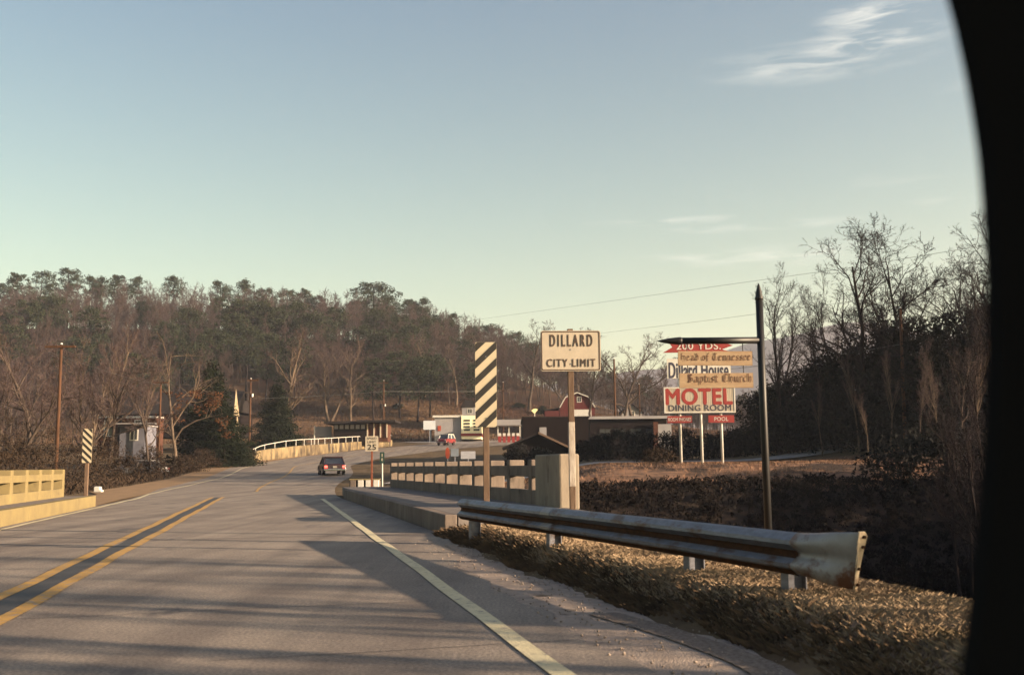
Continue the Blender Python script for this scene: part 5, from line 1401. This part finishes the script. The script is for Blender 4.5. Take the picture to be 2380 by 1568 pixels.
def named(nm, ty):
    n = ng.nodes.new('GeometryNodeInputNamedAttribute'); n.data_type = ty; n.inputs['Name'].default_value = nm; return n.outputs['Attribute']
ra, sa, ka = named('rot', 'FLOAT'), named('scl', 'FLOAT'), named('knd', 'INT')
cx = ng.nodes.new('ShaderNodeCombineXYZ'); ng.links.new(ra, cx.inputs['Z'])
for k, so_ in enumerate(wood_src):
    oi = ng.nodes.new('GeometryNodeObjectInfo'); oi.inputs['Object'].default_value = so_; oi.transform_space = 'ORIGINAL'
    cmp_ = ng.nodes.new('FunctionNodeCompare'); cmp_.data_type = 'INT'; cmp_.operation = 'EQUAL'; cmp_.inputs['B'].default_value = k
    for sk in cmp_.inputs:
        if sk.type == 'INT' and sk.name == 'B': sk.default_value = k
    ai = [sk for sk in cmp_.inputs if sk.type == 'INT' and sk.name == 'A'][0]; ng.links.new(ka, ai)
    ip = ng.nodes.new('GeometryNodeInstanceOnPoints')
    ng.links.new(gi.outputs[0], ip.inputs['Points']); ng.links.new(cmp_.outputs[0], ip.inputs['Selection']); ng.links.new(oi.outputs['Geometry'], ip.inputs['Instance'])
    ng.links.new(cx.outputs[0], ip.inputs['Rotation']); ng.links.new(sa, ip.inputs['Scale']); ng.links.new(ip.outputs[0], jn.inputs[0])
ng.links.new(jn.outputs[0], go.inputs[0])
md_ = wood.modifiers.new('wood', 'NODES'); md_.node_group = ng
print('wood trees', len(pts_), 'tris each', [len(o.data.polygons) for o in wood_src])

# right hand trees above the thicket
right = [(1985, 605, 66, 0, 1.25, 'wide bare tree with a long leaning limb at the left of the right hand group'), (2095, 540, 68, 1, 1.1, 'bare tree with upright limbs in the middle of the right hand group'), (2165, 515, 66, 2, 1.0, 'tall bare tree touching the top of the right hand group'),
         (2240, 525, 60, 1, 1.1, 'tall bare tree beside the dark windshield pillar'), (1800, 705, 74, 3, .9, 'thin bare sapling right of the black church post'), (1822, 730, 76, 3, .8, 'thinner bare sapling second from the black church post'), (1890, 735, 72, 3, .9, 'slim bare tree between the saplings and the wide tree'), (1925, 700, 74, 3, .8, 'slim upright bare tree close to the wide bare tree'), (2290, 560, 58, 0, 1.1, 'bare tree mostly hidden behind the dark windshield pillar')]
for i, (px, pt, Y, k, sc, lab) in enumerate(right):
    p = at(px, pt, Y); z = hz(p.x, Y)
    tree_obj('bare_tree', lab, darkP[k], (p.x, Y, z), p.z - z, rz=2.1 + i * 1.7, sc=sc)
# vine covered mounds
r_ = np.random.default_rng(91)
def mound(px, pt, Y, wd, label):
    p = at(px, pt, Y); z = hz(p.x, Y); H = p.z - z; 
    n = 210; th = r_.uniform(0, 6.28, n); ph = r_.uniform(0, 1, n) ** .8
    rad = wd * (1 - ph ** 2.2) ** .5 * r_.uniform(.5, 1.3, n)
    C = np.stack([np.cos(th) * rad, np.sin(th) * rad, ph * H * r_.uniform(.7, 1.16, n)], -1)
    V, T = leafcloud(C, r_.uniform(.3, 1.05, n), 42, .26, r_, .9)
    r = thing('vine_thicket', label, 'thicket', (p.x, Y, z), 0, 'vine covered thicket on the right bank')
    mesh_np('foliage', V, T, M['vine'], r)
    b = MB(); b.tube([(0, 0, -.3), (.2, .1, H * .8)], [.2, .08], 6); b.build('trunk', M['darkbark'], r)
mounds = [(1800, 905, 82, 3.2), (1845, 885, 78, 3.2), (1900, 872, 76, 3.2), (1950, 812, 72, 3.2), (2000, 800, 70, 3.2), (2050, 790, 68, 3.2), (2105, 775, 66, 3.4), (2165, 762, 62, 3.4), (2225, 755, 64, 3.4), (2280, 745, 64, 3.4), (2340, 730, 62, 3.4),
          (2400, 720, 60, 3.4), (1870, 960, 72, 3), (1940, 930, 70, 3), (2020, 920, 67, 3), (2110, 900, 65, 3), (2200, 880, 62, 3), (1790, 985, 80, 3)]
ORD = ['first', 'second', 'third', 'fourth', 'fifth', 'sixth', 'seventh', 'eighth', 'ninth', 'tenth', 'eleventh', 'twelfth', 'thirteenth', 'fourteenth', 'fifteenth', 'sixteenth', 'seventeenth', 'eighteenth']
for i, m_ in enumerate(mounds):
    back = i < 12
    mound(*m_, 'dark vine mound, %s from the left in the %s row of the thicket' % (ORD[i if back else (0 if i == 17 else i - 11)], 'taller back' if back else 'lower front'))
for i, (x, y) in enumerate(((19.5, 47), (21, 41), (22, 35), (23, 29), (24.5, 23), (24, 17), (24.5, 11), (25, 5), (25.5, -1), (26, -7))):  # mostly unseen thicket strip, added with heights set to shade the creek hollow
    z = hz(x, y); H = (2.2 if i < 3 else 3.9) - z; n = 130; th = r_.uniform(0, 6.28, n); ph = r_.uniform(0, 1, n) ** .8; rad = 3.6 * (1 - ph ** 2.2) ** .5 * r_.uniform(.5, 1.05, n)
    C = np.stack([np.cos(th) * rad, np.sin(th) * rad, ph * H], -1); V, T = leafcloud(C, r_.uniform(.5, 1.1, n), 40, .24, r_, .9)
    r = thing('vine_thicket', 'low thicket mound added to shade the creek, %s from the far end on its right side' % ORD[i], 'thicket', (x, y, z), 0, 'low thicket added to shade the creek')
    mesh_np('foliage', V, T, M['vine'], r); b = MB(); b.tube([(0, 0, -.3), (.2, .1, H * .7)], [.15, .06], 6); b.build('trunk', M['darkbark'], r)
# dark shrubs around the shed behind the bridge and on the left bank
def shrub(px, pt, Y, wd, label, m='brush', name='shrub', H=None, n=70, npc=26, ts=.16, grp=None):
    p = at(px, pt, Y); z = hz(p.x, Y); H = max(p.z - z, .8)
    th = r_.uniform(0, 6.28, n); ph = r_.uniform(.05, 1, n)
    rad = wd * (1 - ph ** 2) ** .5 * r_.uniform(.3, 1.05, n)
    C = np.stack([np.cos(th) * rad, np.sin(th) * rad, ph * H * .95], -1)
    V, T = leafcloud(C, r_.uniform(.25, .55, n), npc, ts, r_, .9, 1.2)
    r = thing(name, label, 'shrub', (p.x, Y, z), 0, grp); mesh_np('foliage', V, T, M[m], r)
    b = MB()
    for k in range(7):
        a = k * .9; b.tube([(0, 0, -.2), (math.cos(a) * wd * .4, math.sin(a) * wd * .4, H * r_.uniform(.6, 1))], [.03, .01], 4)
    b.build('stem', M['bark'], r)
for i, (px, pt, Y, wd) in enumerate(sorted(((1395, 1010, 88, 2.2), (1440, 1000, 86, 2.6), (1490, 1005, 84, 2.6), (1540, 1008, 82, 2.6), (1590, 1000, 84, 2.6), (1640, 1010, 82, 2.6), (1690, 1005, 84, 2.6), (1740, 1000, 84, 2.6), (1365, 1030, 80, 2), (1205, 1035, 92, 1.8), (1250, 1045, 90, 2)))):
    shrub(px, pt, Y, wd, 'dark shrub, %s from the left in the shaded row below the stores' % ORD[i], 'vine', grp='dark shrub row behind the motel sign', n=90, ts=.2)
for i, (px, pt, Y, wd) in enumerate(((1530, 1053, 60, 1.3),)):
    shrub(px, pt, Y, wd, 'small tan bush on the bank left of the motel posts', 'brush')
for i, (px, pt, Y, wd) in enumerate(sorted(((20, 1010, 70, 3), (60, 1035, 62, 2.4), (100, 1030, 64, 2.2), (175, 1030, 68, 2.2), (235, 1040, 76, 2.4), (290, 1062, 78, 1.8), (360, 1070, 84, 1.8), (430, 1062, 92, 2), (470, 1045, 100, 2.2), (120, 990, 82, 3), (20, 960, 86, 3.4), (255, 1015, 88, 2.4), (540, 1052, 106, 1.8), (575, 1040, 112, 1.6), (0, 1050, 50, 2.2), (350, 1035, 92, 1.5)))):
    shrub(px, pt, Y, wd, 'brown leafless shrub, %s from the left in the tangle on the left bank' % ORD[i], 'brush', grp='brown shrubs on the left bank', n=90, ts=.15)
for i, (px, pt, Y, wd, lab) in enumerate(((1205, 938, 232, 1.6, 'round dark bush on the field left of the diamond sign'), (1260, 945, 225, 1.4, 'low dark bush near the diamond sign'), (925, 940, 226, 1.3, 'dark bush on the field edge left of the garage'), (845, 1005, 170, 2.5, 'low dark hedge between office and garage'))):
    shrub(px, pt, Y, wd, lab, 'cedar', n=80, ts=.25)

# trees standing outside the picture to the right, whose shadows streak the road
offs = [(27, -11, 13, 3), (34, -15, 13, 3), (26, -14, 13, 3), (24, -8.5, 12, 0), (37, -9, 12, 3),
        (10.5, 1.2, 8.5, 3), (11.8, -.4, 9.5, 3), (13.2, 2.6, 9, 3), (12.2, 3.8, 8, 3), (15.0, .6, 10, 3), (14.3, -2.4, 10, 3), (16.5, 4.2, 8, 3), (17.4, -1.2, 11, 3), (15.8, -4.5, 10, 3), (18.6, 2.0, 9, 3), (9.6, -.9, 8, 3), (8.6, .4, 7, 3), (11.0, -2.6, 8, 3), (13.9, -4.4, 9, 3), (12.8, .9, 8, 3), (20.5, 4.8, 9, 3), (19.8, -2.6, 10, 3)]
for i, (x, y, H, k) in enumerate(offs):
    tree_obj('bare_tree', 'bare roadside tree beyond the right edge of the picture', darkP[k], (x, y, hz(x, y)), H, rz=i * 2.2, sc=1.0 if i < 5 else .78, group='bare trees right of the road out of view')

# ------------------------------------------------------------------ brush and grass
def blades(name, X, Yv, h, w, lean, m, r_, kind='stuff', z=None):
    n = len(X); Z = height(X, Yv) if z is None else z
    a = r_.uniform(0, 6.28, n); hh = h * r_.uniform(.4, 1.2, n); ww = w * r_.uniform(.6, 1.3, n)
    la = r_.uniform(0, 6.28, n); ll = hh * lean * r_.uniform(.2, 1.4, n)
    b0 = np.stack([X - np.cos(a) * ww / 2, Yv - np.sin(a) * ww / 2, Z - .01], -1); b1 = np.stack([X + np.cos(a) * ww / 2, Yv + np.sin(a) * ww / 2, Z - .01], -1)
    md = np.stack([X + np.cos(la) * ll * .4, Yv + np.sin(la) * ll * .4, Z + hh * .65], -1)
    tp_ = np.stack([X + np.cos(la) * ll, Yv + np.sin(la) * ll, Z + hh], -1)
    V = np.stack([b0, b1, md, tp_], 1).reshape(-1, 3)
    i0 = np.arange(n) * 4
    T = np.concatenate([np.stack([i0, i0 + 1, i0 + 2], -1), np.stack([i0 + 1, i0 + 3, i0 + 2], -1)])
    return tag(mesh_np(name, V, T, m), kind=kind)
r_ = np.random.default_rng(33)
n = 210000
s = r_.uniform(3.2, 19.5, n) ; l = LIN(s) + r_.uniform(0, 3.4, n)
clump = wob(s * 1.0, l * 1.0, .35) + .6 * wob(s, l, .9)
keep = (clump + r_.normal(0, .5, n) > -.55) & (l > LIN(s) + .1 + .10 * np.sin(s * 3.1) + .06 * np.sin(s * 8)) & ~((s > 18.2) & (l < 5.8))
s, l, cl = s[keep], l[keep], clump[keep]
X = s * RX + l * RY; Yv = s * RY - l * RX
blades('verge_grass', X, Yv, .04, .0028, 1.5, M['grass'], r_, z=height(X, Yv) + .012)
n = 22000
s = r_.uniform(3.2, 18.5, n); l = LIN(s) + .02 + np.abs(r_.normal(0, .17, n)) + .12 * wob(s, s * 0, .6) ; X = s * RX + l * RY; Yv = s * RY - l * RX
blades('edge_weeds', X, Yv, .085, .0035, 1.2, mat('dark_edge_weeds', (.045, .032, .024), (.12, .08, .05), 2.5, .95), r_)
n = 42000
X = r_.uniform(-3, 27, n); Yv = r_.uniform(45.0, 64, n)
kp = (wob(X, Yv, 1.6) + r_.normal(0, .4, n) > -.1); X, Yv = X[kp], Yv[kp]
blades('bank_grass', X, Yv, .14, .014, .9, M['bankgrass'], r_)
n = 15000
X = r_.uniform(2, 27, n); Yv = r_.uniform(4, 50, n); s, l = sl(X, Yv)
kp = (l > 6.6) & ((s < 20) | (l > 7.6)) & (Yv < 47.3 + 1.0 * wob(X, Yv, 2.5)) & (wob(X, Yv, 2.2) + r_.normal(0, .5, n) > -.7); X, Yv = X[kp], Yv[kp]
hh = np.abs(r_.normal(0, .38, len(X))) * np.where(Yv > 36, .25, 1)
V, T = leafcloud(np.stack([X, Yv, height(X, Yv) + .12 + hh], -1), r_.uniform(.15, .5, len(X)) * np.where(Yv > 38, .6, 1), 22, .13, r_, .8, 1.4)
tag(mesh_np('creek_brush', V, T, M['creekbrush']), kind='stuff')
n = 5000
X = r_.uniform(2, 27, n); Yv = r_.uniform(8, 50, n); s, l = sl(X, Yv); kp = (l > 7) & (Yv < 38); X, Yv = X[kp], Yv[kp]
blades('creek_stalks', X, Yv, .9, .010, .5, M['creekbrush'], r_)
n = 52000
X = r_.uniform(-48, -8, n); Yv = r_.uniform(16, 100, n); s, l = sl(X, Yv)
ctr = np.interp(Yv, [q[1] for q in ROADC], [q[0] for q in ROADC])
kp = ((s < 37) & (l < -7.4)) | ((s >= 37) & (X < ctr - 8.2) & (Yv > 36)); X, Yv = X[kp], Yv[kp]
blades('left_bank_brush', X, Yv, .5, .03, .8, M['brush'], r_)
n = 60000
X = r_.uniform(-100, 60, n); Yv = r_.uniform(186, 240, n)
blades('field_grass', X, Yv, .45, .16, .8, M['litter'], r_)
# stones on the shoulder
r_ = np.random.default_rng(8)
n = 900; s = r_.uniform(3.5, 17, n); l = r_.uniform(2.05, 3.3, n); V = []; T = []
X = s * RX + l * RY; Yv = s * RY - l * RX
oct_ = np.array([(1, 0, 0), (-1, 0, 0), (0, 1, 0), (0, -1, 0), (0, 0, 1), (0, 0, -1)], float)
of = np.array([(0, 2, 4), (2, 1, 4), (1, 3, 4), (3, 0, 4), (2, 0, 5), (1, 2, 5), (3, 1, 5), (0, 3, 5)])
sz = r_.uniform(.004, .014, n)
V = (oct_[None] * sz[:, None, None] * r_.uniform(.6, 1.3, (n, 6, 1)) + np.stack([X, Yv, sz * .3], -1)[:, None]).reshape(-1, 3)
T = (of[None] + (np.arange(n) * 6)[:, None, None]).reshape(-1, 3)
tag(mesh_np('gravel_stones', V, T, M['gravel']), kind='stuff')
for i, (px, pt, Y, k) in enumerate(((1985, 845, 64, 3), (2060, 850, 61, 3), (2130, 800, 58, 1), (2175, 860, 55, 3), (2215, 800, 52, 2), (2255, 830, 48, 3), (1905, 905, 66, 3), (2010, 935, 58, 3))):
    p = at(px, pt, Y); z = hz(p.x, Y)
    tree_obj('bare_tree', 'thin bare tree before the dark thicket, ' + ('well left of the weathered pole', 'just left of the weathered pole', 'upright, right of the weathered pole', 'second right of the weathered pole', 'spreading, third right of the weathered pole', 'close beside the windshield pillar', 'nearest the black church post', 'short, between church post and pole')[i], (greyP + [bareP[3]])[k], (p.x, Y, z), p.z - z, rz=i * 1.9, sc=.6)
# pale saplings at the right in the brush
for i, (px, pt, pb, Y) in enumerate(((2262, 1000, 1330, 22), (2232, 980, 1300, 26), (2275, 850, 1200, 30), (2205, 1010, 1250, 30))):
    p = at(px, pt, Y); z = hz(p.x, Y)
    tree_obj('sapling', ['pale sapling lowest beside the windshield pillar', 'pale forked sapling left of the pillar', 'tall pale sapling close against the pillar', 'thin pale sapling farthest left of the pillar'][i], darkP[3], (p.x, Y, z), p.z - z, rz=i, sc=.6)
# lamp blobs: small porch and street lamps
for px, py, Y, lab in ((926, 941, 224, 'small pale lamp on a short post at the foot of the wood left'), (1279, 988, 160, 'small pale lamp above the dark store roof')):
    p = at(px, py, Y); g = hz(p.x, Y)
    r = thing('yard_lamp', lab, 'lamp', (p.x, Y, g)); b = MB(); b.tube([(0, 0, -.2), (0, 0, p.z - g)], .06, 6); b.build('post', M['pole'], r)
    b = MB(); b.tube([(0, 0, p.z - g), (0, 0, p.z - g + .15), (0, 0, p.z - g + .4)], [.1, .24, .1], 8); b.build('lamp_globe', M['insul'], r)

# ------------------------------------------------------------------ windshield pillar of the car we ride in
ed_px = [(2170, -60), (2200, 0), (2232, 130), (2256, 260), (2275, 400), (2288, 600), (2292, 800), (2286, 1000), (2272, 1200), (2250, 1400), (2230, 1568), (2216, 1660)]
fr = []
D0 = .85
for px, py in ed_px:
    p = at(px, py, D0)
    fr.append(p)
fr = catmull(fr, 3)
b = MB()
prof = [(.0, .0), (.006, -.012), (.10, -.05), (.17, -.03), (.17, .03), (.10, .05), (.012, .016)]
b.sweep(prof, [(p, Vector((1, 0, 0)), Vector((0, 1, 0))) for p in fr], closed=True)
b.add([fr[0] + Vector((a, c, 0)) for a, c in prof], [tuple(range(len(prof)))]); b.add([fr[-1] + Vector((a, c, 0)) for a, c in prof], [tuple(range(len(prof) - 1, -1, -1))])
o = b.build('windshield_pillar', M['vinyl'], smooth=False)
tag(o, 'black curved windshield pillar of the car, filling the right edge', 'car pillar')

# ------------------------------------------------------------------ thin winter haze
b = MB(); b.box((700, 1150, 137), (3300, 2520, 290))
haze = b.build('haze', None)
hm = bpy.data.materials.new('haze'); hm.use_nodes = True; hn = hm.node_tree.nodes; hn.clear()
ho = hn.new('ShaderNodeOutputMaterial'); hv = hn.new('ShaderNodeVolumePrincipled')
hv.inputs['Color'].default_value = (.78, .84, 1.0, 1); hv.inputs['Density'].default_value = .0002; hv.inputs['Anisotropy'].default_value = .2
hm.node_tree.links.new(hv.outputs[0], ho.inputs['Volume']); haze.data.materials.append(hm)
tag(haze, kind='stuff')
